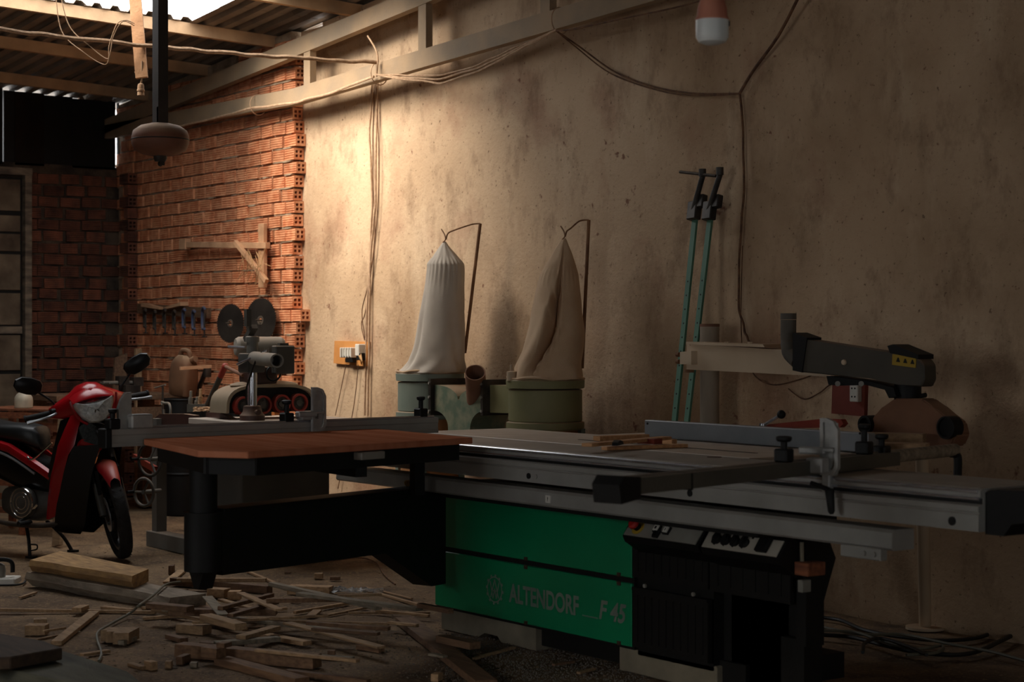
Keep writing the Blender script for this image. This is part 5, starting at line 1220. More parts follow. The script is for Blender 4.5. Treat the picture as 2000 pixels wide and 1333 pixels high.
SA = Vector((-.30, 0, .954)).normalized(); SP = Vector((-.15, 0, .80)); BSH = .085
SM_ = Matrix.Translation(SP) @ Matrix.Rotation(STEER, 4, SA) @ Matrix.Translation(-SP)
def bput(name, bm, m, par=None, st=False, smooth=40, label=None):
    bm.transform(SM_ if st else Matrix.Translation((0 if name in ('tyre', 'rim', 'spoke', 'hub', 'brake_disc', 'rear_fender') else BSH, 0, 0)))
    return put(name, bm, m, par or bk, local=True, smooth=smooth, label=label)
R_ = .282
def wheel(cx, st):
    c = Vector((cx, 0, R_)); n = 44; rings = []
    prof = [(-.022, R_-.062), (-.036, R_-.045), (-.040, R_-.025), (-.030, R_-.008), (-.012, R_), (.012, R_), (.030, R_-.008), (.040, R_-.025), (.036, R_-.045), (.022, R_-.062)]
    bm = nb()
    for i in range(n+1):
        a = 2*pi*i/n; rings.append([c+Vector((r*cos(a), y, r*sin(a))) for y, r in prof])
    skin_rings(bm, rings, False, False, closed=False)
    for i in range(40):
        a = 2*pi*i/40
        for s in (-1, 1):
            q = [c+Vector(((R_+.001-abs(y)*.05)*cos(a+da), y, (R_+.001-abs(y)*.05)*sin(a+da))) for da, y in ((0, s*.004), (.05, s*.004), (.10, s*.030), (.05, s*.030))]
            bm.faces.new([bm.verts.new(p) for p in q])
    t = bput('tyre', bm, M_tyre, None, st, 50)
    bm = nb(); rings = []
    for i in range(n+1):
        a = 2*pi*i/n; rings.append([c+Vector((r*cos(a), y, r*sin(a))) for y, r in ((-.024, R_-.058), (-.024, R_-.075), (-.008, R_-.085), (.008, R_-.085), (.024, R_-.075), (.024, R_-.058))])
    skin_rings(bm, rings, False, False, closed=False); rm = bput('rim', bm, M_rim, None, st)
    for k in range(5):
        bm = nb(); a = 2*pi*k/5+.3
        for s in (-.16, .16):
            e = c+Vector((cos(a+s), 0, sin(a+s)))*(R_-.08); o = c+Vector((cos(a), 0, sin(a)))*.04
            cyl(bm, o, e, .010, n=6)
        bput('spoke', bm, M_rim, rm, st, 0)
    bm = nb(); cyl(bm, c-Y3*.05, c+Y3*.05, .045, n=20); cyl(bm, c-Y3*.075, c+Y3*.075, .012, n=10); bput('hub', bm, M_rim, rm, st)
    bm = nb(); ringpipe(bm, c-Y3*.048, c-Y3*.044, .105, .065, 30); bput('brake_disc', bm, M_silver, rm, st)
wheel(0, True); wheel(-1.235, False)
# fork and front fender
bm = nb()
for s in (-1, 1):
    a = Vector((0, s*.068, R_)); cyl(bm, a, a+SA*.20, .024, n=12); cyl(bm, a+SA*.18, a+SA*.46, .018, n=12)
cbox(bm, Vector((0, 0, R_))+SA*.46, (.05, .18, .03)); bput('fork', bm, M_graydk, None, True)
bm = nb(); rings = []
for i in range(15):
    a = radians(50+i*7.5); r = R_+.032+.012*sin(pi*i/14); w_ = .062*(1-.55*abs(i/14-.55)**2*3)
    rings.append([Vector((r*cos(a)-.0, y*w_, R_+r*sin(a)-dz_)) for y, dz_ in ((-1, .050), (-.95, .02), (-.6, .004), (0, -.006), (.6, .004), (.95, .02), (1, .050))])
skin_rings(bm, rings, False, False, closed=False); bm.normal_update()
bput('front_fender', bm, M_fender, None, True, 60, 'dusty red front fender')
bm = nb(); prism(bm, [Vector(q) for q in ((-.12, -.075, .62), (.02, -.075, .56), (.02, -.075, .42), (-.03, -.075, .40))], (0, .02, 0)); prism(bm, [Vector(q) for q in ((-.12, .055, .62), (.02, .055, .56), (.02, .055, .42), (-.03, .055, .40))], (0, .02, 0)); bput('fork_cover', bm, M_bodyblk, None, True, 0)
# handlebar fairing with headlight (turns with the bars)
bm = nb(); rings = []
for y, zc_, hx, hz, xo in ((-.235, .925, .030, .028, -.22), (-.17, .935, .055, .058, -.19), (-.11, .945, .080, .080, -.165), (-.06, .960, .105, .105, -.145), (0, .965, .118, .115, -.13), (.06, .960, .105, .105, -.145), (.11, .945, .080, .080, -.165), (.17, .935, .055, .058, -.19), (.235, .925, .030, .028, -.22)):
    rings.append(ell((xo, y, zc_), X3, Z3, hx, hz, 24, 2.3))
skin_rings(bm, rings); bput('handlebar_fairing', bm, M_red, None, True, 50)
# peaked cowl above the lamp
bm = nb(); rings = []
for k in range(9):
    y = -.125+.25*k/8; f = 1-(2*k/8-1)**2
    rings.append([Vector((-.16, y, 1.00+.060*f)), Vector((-.06, y, 1.00+.052*f)), Vector((-.005+.02*f, y, .988+.022*f)), Vector((.0+.020*f, y, .980+.018*f-.0)), Vector((-.03, y, .972)), Vector((-.16, y, .97))])
skin_rings(bm, rings); bput('lamp_cowl', bm, M_red, None, True, 50)
bm = nb(); rings = []
hl = [(-.122, .992), (-.07, .974), (0, .968), (.07, .974), (.122, .992), (.112, .94), (.085, .885), (.05, .852), (0, .842), (-.05, .852), (-.085, .885), (-.112, .94)]
for sc_, x in ((1.0, -.06), (1.0, .012), (.86, .034), (.5, .044), (.05, .048)):
    rings.append([Vector((x-.25*abs(y)*abs(y)*6, y*sc_, .925+(z-.925)*sc_)) for y, z in hl])
skin_rings(bm, rings); hd = bput('headlight', bm, M_lens, None, True, 40)
bm = nb(); lathe(bm, [(.04, .0), (.055, .012)], (.015, 0, .915), X3, 20, False); cyl(bm, (.036, 0, .915), (.042, 0, .915), .014, n=12); bput('bulb_reflector', bm, M_chrome, hd, True)
for s in (-1, 1):
    bm = nb(); tube(bm, [Vector((.000, s*.140, 1.0)), Vector((.005, s*.130, .95)), Vector((.0, s*.100, .882)), Vector((.0, s*.06, .845))], .008, 6); bput('lamp_trim', bm, M_red, hd, True)
bm = nb(); rings = [ell((x, 0, z), Y3, Vector((.5, 0, .86)), w_, h_, 20, 3) for x, z, w_, h_ in ((-.03, .84, .09, .03), (-.11, .80, .08, .05), (-.18, .77, .06, .06))]
skin_rings(bm, rings); bput('lamp_chin', bm, M_bodyblk, None, True)
for s in (-1, 1):
    bm = nb(); a = Vector((-.22, s*.22, .925)); b = Vector((-.27, s*.37, .915)); cyl(bm, a, b, .017, n=12); lathe(bm, [(.022, 0), (.022, .01)], b, b-a, 12); g = bput('grip', bm, M_rubber, None, True)
    bm = nb(); tube(bm, [Vector((-.17, s*.20, .925)), Vector((-.14, s*.26, .915)), Vector((-.18, s*.38, .900))], lambda q: .008 if q < .9 else .011, 8, 5); bput('brake_lever', bm, M_silver, None, True)
    bm = nb(); cbox(bm, Vector((-.19, s*.205, .935)), (.05, .06, .04), I4, .008); bput('switch_housing', bm, M_black, None, True, 30)
    bm = nb(); tube(bm, [Vector((-.21, s*.19, .95)), Vector((-.205, s*.215, 1.0)), Vector((-.20, s*.29, 1.075))], .0065, 8, 5); ms = bput('mirror_stem', bm, M_black, None, True)
    bm = nb(); c = Vector((-.195, s*.335, 1.115)); u = Vector((.1, s*.93, .36)).normalized(); v_ = u.cross(Vector((1, 0, 0))).normalized(); nn = u.cross(v_).normalized()
    sh = [(-.088, .022), (-.07, .045), (-.01, .056), (.05, .052), (.085, .028), (.088, -.01), (.06, -.042), (0, -.05), (-.05, -.046), (-.085, -.02)]
    if v_.z < 0: v_ = -v_
    skin_rings(bm, [[c+nn*o+u*x*q+v_*z*q for x, z in sh] for o, q in ((-.020, .55), (-.010, .93), (.0, 1), (.008, .97))]); bput('mirror', bm, M_bodyblk, None, True, 40)
# body panels that do not turn: leg shield, inner nose, indicators
def mirror_loft(name, rings, m, smooth=50, label=None, par=None):
    for s in (-1, 1):
        bm = nb(); skin_rings(bm, [[Vector((x, s*y, z)) for x, y, z in r] for r in rings]); bput(name, bm, m, par, False, smooth, label)
# front nose (between the lamp and the fender)
bm = nb(); rings = []
for x, z, w_, h_ in ((-.30, .83, .07, .05), (-.19, .80, .115, .06), (-.11, .75, .10, .055), (-.07, .70, .055, .03)):
    rings.append(ell((x, 0, z), Y3, Vector((.55, 0, .83)), w_, h_, 24, 2.6))
skin_rings(bm, rings); bput('nose_panel', bm, M_bodyblk)
for s in (-1, 1):
    bm = nb(); prism(bm, [Vector(q) for q in ((-.085, s*.018, .795), (-.19, s*.115, .875), (-.205, s*.128, .865), (-.085, s*.030, .770))], (-.03, 0, -.01)); bput('nose_strip', bm, M_silver, None, False, 20)
    bm = nb(); skin_rings(bm, [[Vector(q)+Vector((dx, s*dy, 0)) for q in ((-.10, s*.045, .765), (-.19, s*.125, .845), (-.225, s*.155, .800), (-.19, s*.150, .72), (-.10, s*.07, .68))] for dx, dy in ((-.03, -.02), (.012, .008))]); bput('turn_signal', bm, M_darklens, None, False, 20)
    # red side of the nose and the leg shield wing
    skin = [[(-.20, .128, .90), (-.255, .165, .86), (-.28, .16, .87)], [(-.215, .165, .80), (-.275, .195, .78), (-.31, .18, .79)], [(-.225, .185, .70), (-.30, .215, .68), (-.345, .20, .69)], [(-.265, .195, .64), (-.33, .222, .60), (-.37, .20, .60)],
            [(-.31, .19, .52), (-.37, .215, .50), (-.41, .19, .50)], [(-.36, .175, .38), (-.41, .195, .36), (-.45, .17, .36)], [(-.41, .145, .26), (-.45, .165, .24), (-.48, .15, .24)]]
    bm = nb(); skin_rings(bm, [[Vector((x, s*y, z)) for x, y, z in r] for r in skin]); bput('leg_shield', bm, M_red, None, False, 50)
    bm = nb(); skin_rings(bm, [[Vector((x+.004, s*y, z)) for x, y, z in r] for r in ([(-.10, .07, .70), (-.19, .165, .735), (-.22, .165, .715), (-.11, .08, .67)], [(-.12, .09, .67), (-.20, .168, .705), (-.23, .165, .69), (-.13, .09, .65)])]); bput('shield_trim', bm, M_red, None, False, 30)
    # black lower leg shield
    bm = nb(); skin_rings(bm, [[Vector((x, s*y, z)) for x, y, z in r] for r in ([(-.10, .10, .70), (-.235, .188, .69), (-.26, .10, .69)], [(-.15, .12, .52), (-.315, .192, .52), (-.33, .09, .50)], [(-.19, .11, .36), (-.365, .177, .38), (-.39, .08, .34)], [(-.23, .09, .21), (-.415, .147, .25), (-.44, .06, .20)], [(-.29, .06, .15), (-.44, .12, .17), (-.46, .05, .15)])]); bput('lower_shield', bm, M_bodyblk, None, False, 50)
bm = nb(); skin_rings(bm, [[Vector(q) for q in r] for r in ([(-.30, -.16, .86), (-.30, .16, .86), (-.36, .16, .84), (-.36, -.16, .84)], [(-.40, -.15, .62), (-.40, .15, .62), (-.44, .15, .62), (-.44, -.15, .62)], [(-.48, -.09, .40), (-.48, .09, .40), (-.54, .09, .42), (-.54, -.09, .42)])]); bput('inner_shield', bm, M_bodyblk)
# central spine, side panels, seat, tail
bm = nb(); rings = []
for x, z, w_, h_ in ((-.42, .52, .075, .13), (-.55, .47, .085, .12), (-.70, .50, .105, .13), (-.90, .58, .125, .14), (-1.15, .64, .12, .12), (-1.45, .70, .09, .09), (-1.62, .74, .05, .05)):
    rings.append(ell((x, 0, z), Y3, Z3, w_, h_, 24, 2.6))
skin_rings(bm, rings); bput('centre_body', bm, M_bodyblk)
for s in (-1, 1):
    bm = nb(); pts = [(-.44, .100, .46), (-.60, .118, .55), (-.80, .140, .655), (-1.0, .150, .70), (-1.3, .14, .74), (-1.6, .09, .79)]
    skin_rings(bm, [[Vector((x, s*(y-.03), z+.03)), Vector((x, s*y, z+.022)), Vector((x, s*(y+.006), z)), Vector((x, s*y, z-.022)), Vector((x, s*(y-.03), z-.03))] for x, y, z in pts]); bput('side_stripe', bm, M_red, None, False, 40)
    bm = nb(); tube(bm, [Vector((x, s*(y+.003), z-.042)) for x, y, z in pts[1:]], .008, 6); bput('silver_line', bm, M_silver)
bm = nb(); rings = []
for x, z, w_, h_ in ((-.63, .70, .05, .055), (-.66, .725, .085, .07), (-.75, .745, .11, .065), (-.92, .755, .125, .055), (-1.08, .775, .13, .052), (-1.2, .815, .125, .06), (-1.4, .84, .11, .055), (-1.55, .85, .08, .035)):
    rings.append(ell((x, 0, z), Y3, Z3, w_, h_, 28, 2.8))
skin_rings(bm, rings); bput('seat', bm, M_seat)
bm = nb(); tube(bm, [Vector(q) for q in ((-1.3, -.12, .86), (-1.5, -.11, .90), (-1.64, -.05, .91), (-1.64, .05, .91), (-1.5, .11, .90), (-1.3, .12, .86))], .012, 8); bput('grab_rail', bm, M_silver)
bm = nb(); ball(bm, (-1.63, 0, .78), .05, 14, (.7, 1.5, .8)); bput('tail_light', bm, M_redcap)
bm = nb(); skin_rings(bm, [[Vector((-1.235+r*cos(a), y, R_+r*sin(a))) for y in (-.06, 0, .06)] for a, r in [(radians(40+i*12), R_+.05) for i in range(10)]], False, False, closed=False); bput('rear_fender', bm, M_bodyblk)
# engine, covers, chrome, exhaust
bm = nb(); rings = [ell((x, 0, z), Y3, Z3, w_, h_, 20, 3) for x, z, w_, h_ in ((-.42, .36, .05, .05), (-.50, .34, .075, .075), (-.62, .32, .11, .11), (-.80, .32, .12, .11), (-.90, .33, .09, .08))]
skin_rings(bm, rings); en = bput('engine', bm, M_engine)
bm = nb()
for k in range(5): cbox(bm, (-.41-.018*k, 0, .36), (.006, .15, .13))
bput('cylinder_fins', bm, M_engine, en, False, 0)
bm = nb(); lathe(bm, [(.095, 0), (.095, .02), (.085, .035), (.06, .04)], (-.68, -.115, .33), (0, -1, 0), 28); bput('clutch_cover', bm, M_engine, en)
for r in (.088, .064, .04):
    bm = nb(); torus(bm, (-.68, -.150, .33), (0, 1, 0), r, .006, 28, 6); bput('chrome_ring', bm, M_chrome, en)
bm = nb(); tube(bm, [Vector(q) for q in ((-.40, -.05, .32), (-.38, -.10, .24), (-.5, -.135, .20), (-.8, -.15, .20), (-1.0, -.15, .24))], .016, 10); bput('exhaust_pipe', bm, M_toolmetal)
bm = nb(); cyl(bm, (-.95, -.155, .24), (-1.5, -.16, .36), .05, .055, n=20); bput('muffler', bm, M_black)
for sg in (-1, 1):
    bm = nb(); tube(bm, [Vector((-.66, .10*sg, .24)), Vector((-.66, .19*sg, .22)), Vector((-.60, .235*sg, .22))], .010, 8); cyl(bm, (-.615, .14*sg, .215), (-.60, .26*sg, .215), .014, n=10); bput('footpeg', bm, M_rubber)
bm = nb(); tube(bm, [Vector(q) for q in ((-.62, -.13, .30), (-.56, -.18, .30), (-.52, -.185, .33))], .007, 8); bput('kick_lever', bm, M_chrome)
for sg in (-1, 1):
    bm = nb(); tube(bm, [Vector((-.70, .09*sg, .20)), Vector((-.62, .15*sg, .10)), Vector((-.58, .185*sg, .012))], .011, 8); cbox(bm, (-.568, .185*sg, .008), (.06, .04, .014)); bput('stand_leg', bm, M_black)
bm = nb(); tube(bm, [Vector(q) for q in ((-.60, -.16, .08), (-.52, -.19, .085), (-.52, -.19, .06), (-.585, -.17, .045))], .005, 6); bput('stand_tang', bm, M_black)
bm = nb(); tube(bm, [Vector(q) for q in ((-.48, -.10, .70), (-.60, -.13, .60), (-.66, -.12, .61))], .006, 8); bput('seat_hook', bm, M_chrome)
# ================================================================== ON THE FLOOR
M_slabgrey = mat('grey_live_edge_slab', '75695a', '9c8e7c', rough=.88, scale=4, stretch=(1.5, 6, 6), bump=.4, bscale=50)
M_plankgreen = mat('greenish_old_plank', '3d3e34', '57574a', rough=.85, scale=4, stretch=(.6, 5, 5), bump=.3, bscale=50)
M_sootplank = mat('sooty_brown_plank', '33271c', '4a392a', rough=.85, scale=5, stretch=(.6, 6, 6), bump=.3, bscale=60)
M_greycable = mat('grey_green_cable', '5a5748', '6c6858', rough=.6)
M_blackcable = mat('black_cable', '12110f', '1c1a17', rough=.5)
M_floorchip = mat('floor_shavings', '4a3a2a', '8a7052', rough=.95, scale=40)
M_dirtywhite = mat('dirty_white_clip', '7d7a70', '8e8a80', rough=.7)
M_film = bpy.data.materials.new('clear_plastic_film'); M_film.use_nodes = True
b_ = M_film.node_tree.nodes['Principled BSDF']; b_.inputs['Base Color'].default_value = (.75, .74, .72, 1); b_.inputs['Roughness'].default_value = .25; b_.inputs['Transmission Weight'].default_value = .75; b_.inputs['IOR'].default_value = 1.2
def fl(x, y, z=0.0): return Pz(x, y, z)
# ---- two live-edge slabs, one propped on the other
def slab(name, quad, z0, th, m, label, wav=.018, tilt=0.0):
    """quad: photo pixels of the upper face: near-left, near-right, far-right, far-left"""
    A, B, C, D = [fl(x, y, z0+th) for x, y in quad]; n = 26; bm = nb(); rings = []
    for i in range(n+1):
        t = i/n; e0 = A.lerp(B, t); e1 = D.lerp(C, t); w0 = wav*noise.noise(Vector((t*5, z0*9, 1.7)))+wav*.5*noise.noise(Vector((t*16, z0*9, 4)))
        w1 = wav*.6*noise.noise(Vector((t*5, 9.1, z0*7))); d = (e1-e0).normalized(); zz = z0+th+tilt*t
        p = e0+d*w0; q = e1+d*w1
        rings.append([Vector((p.x, p.y, zz)), Vector((q.x, q.y, zz)), Vector((q.x, q.y, zz-th)), Vector((p.x, p.y, zz-th))+d*.03*(1+noise.noise(Vector((t*9, 2, 2)))), Vector((p.x, p.y, zz-th*.45))-d*.012*(1+noise.noise(Vector((t*8, 5, 5))))])
    skin_rings(bm, rings); return put(name, bm, m, None, label, 'slab', smooth=30)
slab('wood_slab', [(52, 1118), (335, 1168), (402, 1160), (150, 1115)], 0, .075, M_slabgrey, 'long grey live edge slab flat on the floor under the front wheel')
slab('wood_slab', [(60, 1094), (258, 1126), (290, 1112), (118, 1077)], .078, .065, M_bark, 'shorter orange live edge slab with barky edge, lying on the grey slab', tilt=-.0)
# ---- foreground planks at the lower left corner, on a low stack
def plank(q, z, th, m, label, name='plank'):
    P = [Pz(x, y, z) for x, y in q]; bm = nb(); prism(bm, [Vector((p.x, p.y, z-th)) for p in P], (0, 0, th)); bmesh.ops.bevel(bm, geom=list(bm.edges), offset=.004, segments=1, affect='EDGES'); return put(name, bm, m, None, label, 'plank', smooth=0)
plank([(-40, 1296), (330, 1375), (250, 1312), (112, 1268), (-40, 1252)], .16, .16, M_plankgreen, 'wide greenish plank in the foreground at the bottom left corner')
plank([(-60, 1288), (20, 1284), (122, 1266), (84, 1252), (0, 1238), (-60, 1236)], .215, .045, M_sootplank, 'dark brown plank on top of the greenish plank at the bottom left corner')
# ---- white sander at the left edge
p = fl(14, 1140); t = thing('power_tool', 'white power tool lying on the floor at the left edge', 'power tool', p)
bm = nb(); F = frame((p.x, p.y, 0), (RX, RY, 0)); box(bm, (-.20, -.07, .0), (.06, .07, .035), F, bev=.006); put('base_plate', bm, M_white, t, smooth=20)
bm = nb(); lathe(bm, [(.04, .035), (.042, .07), (.036, .10), (.02, .11)], F @ Vector((-.05, 0, 0)), Z3, 18); put('motor_head', bm, M_grey_face, t)
bm = nb(); tube(bm, [F @ Vector(q) for q in ((-.12, 0, .05), (-.06, -.01, .125), (.02, 0, .12), (.03, 0, .06))], .012, 8); put('handle', bm, M_black, t)
cable('tool_cable', [F @ Vector(q) for q in ((-.2, -.10, .006), (-.1, -.12, .006), (.05, -.12, .006), (.10, -.07, .006), (.08, .09, .006))], .006, M_blackcable, 'black cable curled round the white power tool at the left edge')
# ---- cord over the grey slab
q = [(400, 1125, .02), (380, 1132, .03), (352, 1137, .04), (325, 1142, .085), (300, 1163, .084), (272, 1183, .084), (255, 1198, .02), (215, 1220, .008), (192, 1235, .006), (190, 1250, .006), (196, 1268, .006), (198, 1280, .006), (193, 1292, .006)]
cable('extension_cord', [fl(x, y, z+.003) for x, y, z in q], .006, M_greycable, 'grey cord running over the grey slab and curling down the floor', cat='cord')
# ---- scraps of wood: (x0, y0, x1, y1, width mm, height mm, material)
placed = []
def drop(x0, y0, x1, y1, wd, th, m, label=None, name='wood_strip', cat='offcut', group='wood strips strewn on the floor'):
    p = fl(x0, y0); q = fl(x1, y1); d = (q-p).to_2d(); L_ = d.length; d.normalize(); nn = Vector((-d.y, d.x))
    z = .0
    for P_, D_, N_, L2, W2, T2 in placed:
        hit = False
        for i in range(int(L_/.02)+1):
            for s in (-.5, 0, .5):
                c = p.to_2d()+d*min(i*.02, L_)+nn*wd*s-P_
                if -.001 < c.dot(D_) < L2+.001 and abs(c.dot(N_)) < W2/2+.001: hit = True; break
            if hit: break
        if hit: z = max(z, T2)
    placed.append((p.to_2d(), d, nn, L_, wd, z+th))
    F = frame((p.x, p.y, z+.0005), (d.x, d.y, 0)); bm = nb(); box(bm, (0, -wd/2, 0), (L_, wd/2, th), F, bev=.0015)
    for v in bm.verts: v.co += Vector((noise.noise(v.co*9), noise.noise(v.co*9+Vector((5, 0, 0))), 0))*.003
    return put(name, bm, m, None, label or 'thin wooden strip among the tangle of strips strewn on the floor', cat, group if not label else None, smooth=0)
W, D_, GR = M_wood, M_wood_dark, M_wood_grey
N = dict(
 a=((337, 1143, 527, 1160, .05, .04, D_), 'long brown batten on the floor right of the grey slab, below the swing arm'),
 b=((345, 1152, 520, 1152, .04, .02, W), 'thin batten lying behind the long brown batten beside the grey slab'),
 c=((566, 1160, 648, 1163, .075, .045, W), 'thick short block of timber lying alone below the swing arm'),
 d=((483, 1119, 560, 1152, .02, .012, W), 'thin stick pointing at the thick block below the swing arm'),
 e=((350, 1282, 620, 1306, .07, .055, D_), 'longest thick batten on the floor near the bottom edge'),
 f=((432, 1298, 590, 1340, .07, .03, D_), 'thick batten running out of the bottom edge'),
 g=((790, 1218, 950, 1345, .09, .03, D_), 'long reddish board pointing at the saw from the bottom edge'),
 h=((862, 1268, 928, 1283, .06, .03, D_), 'short batten touching the reddish board before the saw'),
 i=((0, 1195, 305, 1200, .025, .015, W), 'very long thin lath lying from the left edge across the floor'),
 j=((110, 1262, 184, 1202, .05, .02, W), 'slanting pale lath below the very long thin lath'),
 k=((327, 1141, 355, 1118, .05, .012, W), 'short pale lath standing out behind the right end of the grey slab'),
 l=((372, 1132, 385, 1123, .04, .01, W), 'pale chip of lath at the foot of the outrigger post'),
 m=((440, 1214, 760, 1222, .02, .012, W), None),
)
STRIPS = []
for k, (a, lb) in N.items():
    drop(*a, label=lb)
    if not lb: STRIPS.append(a)
for a in ((280, 1212, 560, 1192, .025, .014, W), (300, 1200, 480, 1240, .03, .016, W), (320, 1208, 700, 1255, .03, .016, GR), (330, 1222, 540, 1222, .06, .03, D_), (292, 1220, 372, 1228, .06, .025, D_),
          (352, 1235, 405, 1240, .07, .04, W), (376, 1240, 640, 1226, .02, .012, W), (402, 1238, 470, 1258, .06, .03, W), (345, 1195, 450, 1215, .03, .014, D_), (405, 1198, 436, 1236, .05, .006, GR),
          (430, 1228, 530, 1200, .03, .018, D_), (450, 1240, 540, 1212, .03, .016, D_), (470, 1202, 545, 1238, .04, .01, W), (500, 1244, 600, 1262, .05, .02, W), (520, 1225, 690, 1222, .025, .02, D_),
          (530, 1198, 740, 1250, .035, .02, GR), (560, 1240, 745, 1290, .045, .01, W), (575, 1200, 680, 1182, .02, .014, W), (606, 1208, 620, 1196, .045, .012, W), (585, 1228, 820, 1262, .05, .016, GR),
          (600, 1246, 760, 1258, .03, .016, D_), (640, 1205, 715, 1190, .018, .01, W), (660, 1232, 745, 1228, .02, .012, W), (680, 1200, 840, 1200, .016, .01, W), (715, 1150, 805, 1172, .012, .008, W),
          (720, 1158, 830, 1188, .018, .012, W), (735, 1200, 838, 1210, .02, .012, W), (395, 1262, 470, 1270, .05, .02, D_), (420, 1272, 545, 1262, .05, .02, GR), (470, 1268, 540, 1248, .05, .018, W),
          (500, 1300, 700, 1322, .03, .012, W), (560, 1318, 720, 1338, .03, .02, D_), (610, 1258, 740, 1268, .03, .014, D_), (280, 1192, 330, 1182, .03, .014, W), (200, 1190, 260, 1196, .03, .014, W),
          (352, 1182, 420, 1196, .04, .02, D_), (430, 1180, 500, 1200, .03, .012, W), (330, 1248, 360, 1256, .04, .02, D_), (760, 1232, 815, 1238, .03, .012, W), (820, 1262, 880, 1276, .03, .02, D_),
          (925, 1290, 1005, 1268, .02, .01, W), (160, 1283, 212, 1275, .03, .012, W), (85, 1245, 128, 1238, .015, .01, W), (72, 1252, 118, 1243, .015, .008, W), (40, 1170, 70, 1160, .02, .01, W),
          (600, 1284, 690, 1290, .03, .012, GR), (700, 1268, 745, 1276, .035, .02, D_), (470, 1285, 520, 1292, .03, .01, W), (840, 1295, 870, 1300, .03, .01, GR), (1080, 1302, 1120, 1296, .02, .01, D_), (1130, 1318, 1160, 1310, .02, .01, W)):
    drop(*a); STRIPS.append(a)
G2 = 'small wood blocks strewn on the floor'
for a in (
          (66, 1222, 92, 1221, .06, .03, W, 'upper of two pale blocks left of the notched block'),
          (52, 1240, 92, 1240, .075, .045, W, 'pale block below another, left of the notched block'),
          (410, 1166, 444, 1168, .07, .045, W, 'pale block touching the right end of the grey slab'),
          (446, 1172, 470, 1172, .065, .045, W, "small pale cube right of the block at the grey slab's end"),
          (150, 1202, 165, 1196, .05, .02, W, 'tiny pale chip beside the very long thin lath'),
          (288, 1310, 302, 1308, .05, .035, W, "pale cube on the bare floor left of the thick batten's end"),
          (324, 1306, 336, 1306, .04, .03, W, 'second small pale cube, right of the first, on the bare floor'),
          (350, 1300, 366, 1294, .03, .035, D_, 'brown cube just under the left end of the longest thick batten'),
          (372, 1304, 386, 1304, .04, .02, GR, 'grey cube under the longest thick batten'),
          (254, 1302, 280, 1310, .03, .015, W, 'pale wedge on the bare floor near the greenish plank'),
          (614, 1131, 630, 1131, .05, .03, W, 'small pale cube behind the thick short block below the swing arm'),
          (645, 1134, 664, 1134, .03, .02, D_, 'flat brown chip right of the small cube below the swing arm'),
          (556, 1121, 568, 1121, .03, .01, D_, "tiny dark chip under the swing arm's lower edge"),
          (330, 1122, 340, 1122, .05, .05, D_, 'upright brown block left of the short pale lath, behind the grey slab'),
          (566, 1176, 584, 1177, .03, .015, D_, 'thin brown chip right below the thick short block'),
          (402, 1296, 432, 1300, .06, .04, D_, 'brown block where the thick batten leaves the bottom edge'),
          (236, 1261, 262, 1252, .03, .02, GR, 'grey chip to the right of the notched block'),
          (430, 1300, 445, 1296, .04, .02, D_, 'grey cube at the left end of the lower thick batten'),
          (640, 1280, 655, 1280, .03, .02, D_, 'dark cube right of the longest thick batten'),
          (792, 1212, 804, 1212, .04, .02, D_, 'tiny dark block on the reddish board before the saw'),
          (150, 1300, 170, 1298, .05, .03, D_, 'dark block at the edge of the greenish plank'),
          (845, 1330, 860, 1331, .05, .03, W, 'pale cube at the bottom edge beside the reddish board')):
    drop(*a[:7], name='wood_block', cat='block', group=G2, label=a[7])
for o in list(COL.objects):
    if o.name.startswith('wood_block') and not o.parent and 'saw table' not in o.get('group', ''): o['group'] = G2
strips_ = [o for o in COL.objects if o.name.startswith('wood_strip') and o.get('group') == 'wood strips strewn on the floor']
kinds = {}
for o, a in zip(strips_, STRIPS):
    x0, y0, x1, y1 = a[:4]; cx_, cy_ = (x0+x1)/2, (y0+y1)/2; L_ = sqrt((x1-x0)**2+(y1-y0)**2)
    col = 'pale' if a[6] is W else 'dark brown' if a[6] is D_ else 'grey'
    size = 'long' if L_ > 150 else 'medium length' if L_ > 85 else 'short'
    sl = (y1-y0)/(x1-x0) if x1 > x0 else 0
    way = 'rising right' if sl < -.12 else 'falling right' if sl > .12 else 'lying level'
    where = ('near the bottom edge' if cy_ > 1278 else 'left of the green saw front' if cx_ > 790 else 'right in the strip tangle' if cx_ > 640 else 'amid the strip tangle' if cx_ > 470 else
             'left in the strip tangle' if cx_ > 270 else 'on the bare floor')
    kinds.setdefault(f'{size} {col} wood strip {way} {where}', []).append((cx_, cy_, o))
for lb, os_ in kinds.items():
    os_.sort(key=lambda q: q[0])
    if len(os_) == 1: os_[0][2]['label'] = lb
    elif len(os_) == 2:
        for n_, q in zip(('leftmost', 'rightmost'), os_): q[2]['label'] = lb.replace(' wood strip', ' wood strip,').replace(',', ', '+n_+' such,', 1)
    else:
        for n_, q in zip(('first', 'second', 'third', 'fourth', 'fifth', 'sixth', 'seventh', 'eighth'), os_): q[2]['label'] = lb.replace(' wood strip', ' wood strip,').replace(',', ', '+n_+' from left,', 1)
# notched piece by the cord
p = fl(195, 1255); F = frame((p.x, p.y, 0), (RX, RY, 0)); bm = nb()
prism(bm, [F @ Vector(q) for q in ((0, .02, 0), (.03, .02, 0), (.03, -.02, 0), (.07, -.02, 0), (.07, -.06, 0), (.14, -.06, 0), (.155, .10, 0), (.02, .10, 0))], (0, 0, .05)); put('notched_block', bm, M_wood, None, 'wooden block with stepped notches beside the curl of the grey cord', 'block', smooth=0)
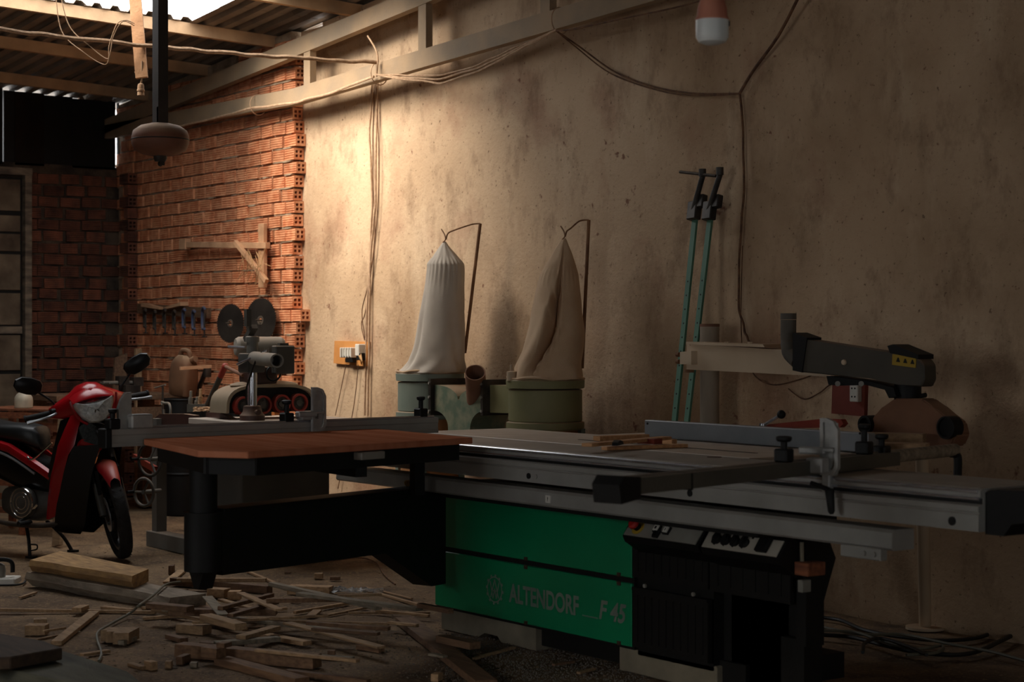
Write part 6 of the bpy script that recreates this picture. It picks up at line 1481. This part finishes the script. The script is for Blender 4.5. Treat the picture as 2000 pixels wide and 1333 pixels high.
# ---- crumpled clear film
p = fl(688, 1162); bm = nb(); n = 14
V = [[bm.verts.new((p.x+.16*(i/n-.5)*RX*2-.10*(j/n-.5)*RY, p.y+.16*(i/n-.5)*RY*2+.10*(j/n-.5)*RX, .008+.055*abs(noise.noise(Vector((i*.35, j*.35, 3))))+.02*random.random()*(1-abs(2*i/n-1)))) for i in range(n+1)] for j in range(n+1)]
for j in range(n):
    for i in range(n): bm.faces.new((V[j][i], V[j][i+1], V[j+1][i+1], V[j+1][i]))
put('plastic_film', bm, M_film, None, 'crumpled piece of clear plastic film on the floor before the saw', 'film', smooth=30)
# ---- loose lead on the floor behind the swing arm
cable('thin_lead', [fl(640, 1098, .004), fl(700, 1090, .004), fl(735, 1100, .004), fl(750, 1122, .004), fl(772, 1142, .004)], .004, M_wire, 'thin brown lead curving over the floor under the swing arm')
# ---- cables behind the saw at the lower right
for i, (pts, r, m, lb) in enumerate((
    ([(1585, 1205), (1640, 1212), (1690, 1232), (1760, 1245), (1850, 1252), (1930, 1240), (1990, 1195), (2040, 1150)], .009, M_blackcable, 'black cable rising to the right edge behind the saw'),
    ([(1585, 1240), (1660, 1245), (1730, 1262), (1800, 1276), (1890, 1278), (1960, 1250), (2030, 1215)], .010, M_blackcable, 'thick black cable looping low towards the right edge behind the saw'),
    ([(1590, 1222), (1680, 1240), (1760, 1240), (1850, 1258), (1940, 1275), (2030, 1300)], .007, M_greycable, 'grey cable lying along the floor towards the bottom right'),
    ([(1600, 1232), (1670, 1236), (1720, 1252), (1790, 1268), (1840, 1262), (1830, 1275), (1770, 1280)], .007, M_greycable, 'grey cable curling back on itself behind the saw'),
    ([(1685, 1275), (1690, 1256), (1720, 1248), (1770, 1262), (1810, 1280)], .008, M_blackcable, 'short black loop of cable standing behind the saw'))):
    cable('floor_cable', [fl(x, y, .012+.011*i) for x, y in pts], r, m, lb, k=10)
# ---- wooden pegs and clip on the saw's right side
p = Py(1574, 1110, 4.74)
bm = nb(); box(bm, (p.x-.05, 4.71, p.z-.026), (p.x+.04, 4.80, p.z+.022), bev=.003); put('wood_rest', bm, M_redcrate, saw, smooth=0, label='brown wooden block')
bm = nb(); box(bm, (p.x-.008, 4.705, p.z-.085), (p.x+.018, 4.75, p.z-.04), bev=.003); put('cable_clip', bm, M_dirtywhite, saw, smooth=0, label='white cable clip')
bm = nb(); cyl(bm, (p.x-.02, 4.74, p.z+.02), (p.x-.02, 4.74, p.z+.09), .008, n=8); put('peg', bm, M_plinth, saw)
# ---- sawdust, chips and grit
bm = nb()
for k in range(9000):
    if k < 7000:
        x = random.uniform(40, 900); y = 1030+330*random.random()**1.1
    else: x = random.uniform(860, 1250); y = random.uniform(1235, 1340)
    p = fl(x, y); s = random.uniform(.002, .006)*(1.8 if random.random() < .06 else 1)
    a = random.uniform(0, 6.3); c_, s_ = cos(a)*s, sin(a)*s; z = .001+.012*max(0, 0)
    e = random.uniform(.3, .9)
    v = [bm.verts.new((p.x+c_*i-s_*j*e, p.y+s_*i+c_*j*e, z+random.uniform(0, s*.8))) for i, j in ((-1, -1), (1, -1), (1, 1), (-1, 1))]
    bm.faces.new(v)
put('wood_shavings', bm, M_floorchip, floor, kind='stuff', smooth=0)
bm = nb()
for k in range(6000):
    x = 870+400*random.random(); y = 1238+100*random.random()
    if random.random() < .2: x -= random.uniform(0, 200); y -= random.uniform(-20, 30)
    p = fl(x, y); s = random.uniform(.0015, .005); bm2 = None
    t_ = [Vector((p.x+s*cos(q), p.y+s*sin(q), .0)) for q in (0, 2.1, 4.2)]; v = [bm.verts.new(q) for q in t_]; ap = bm.verts.new((p.x, p.y, s*1.2))
    for i in range(3): bm.faces.new((v[i], v[(i+1) % 3], ap))
put('grey_grit', bm, M_gravel, floor, kind='stuff', smooth=0)
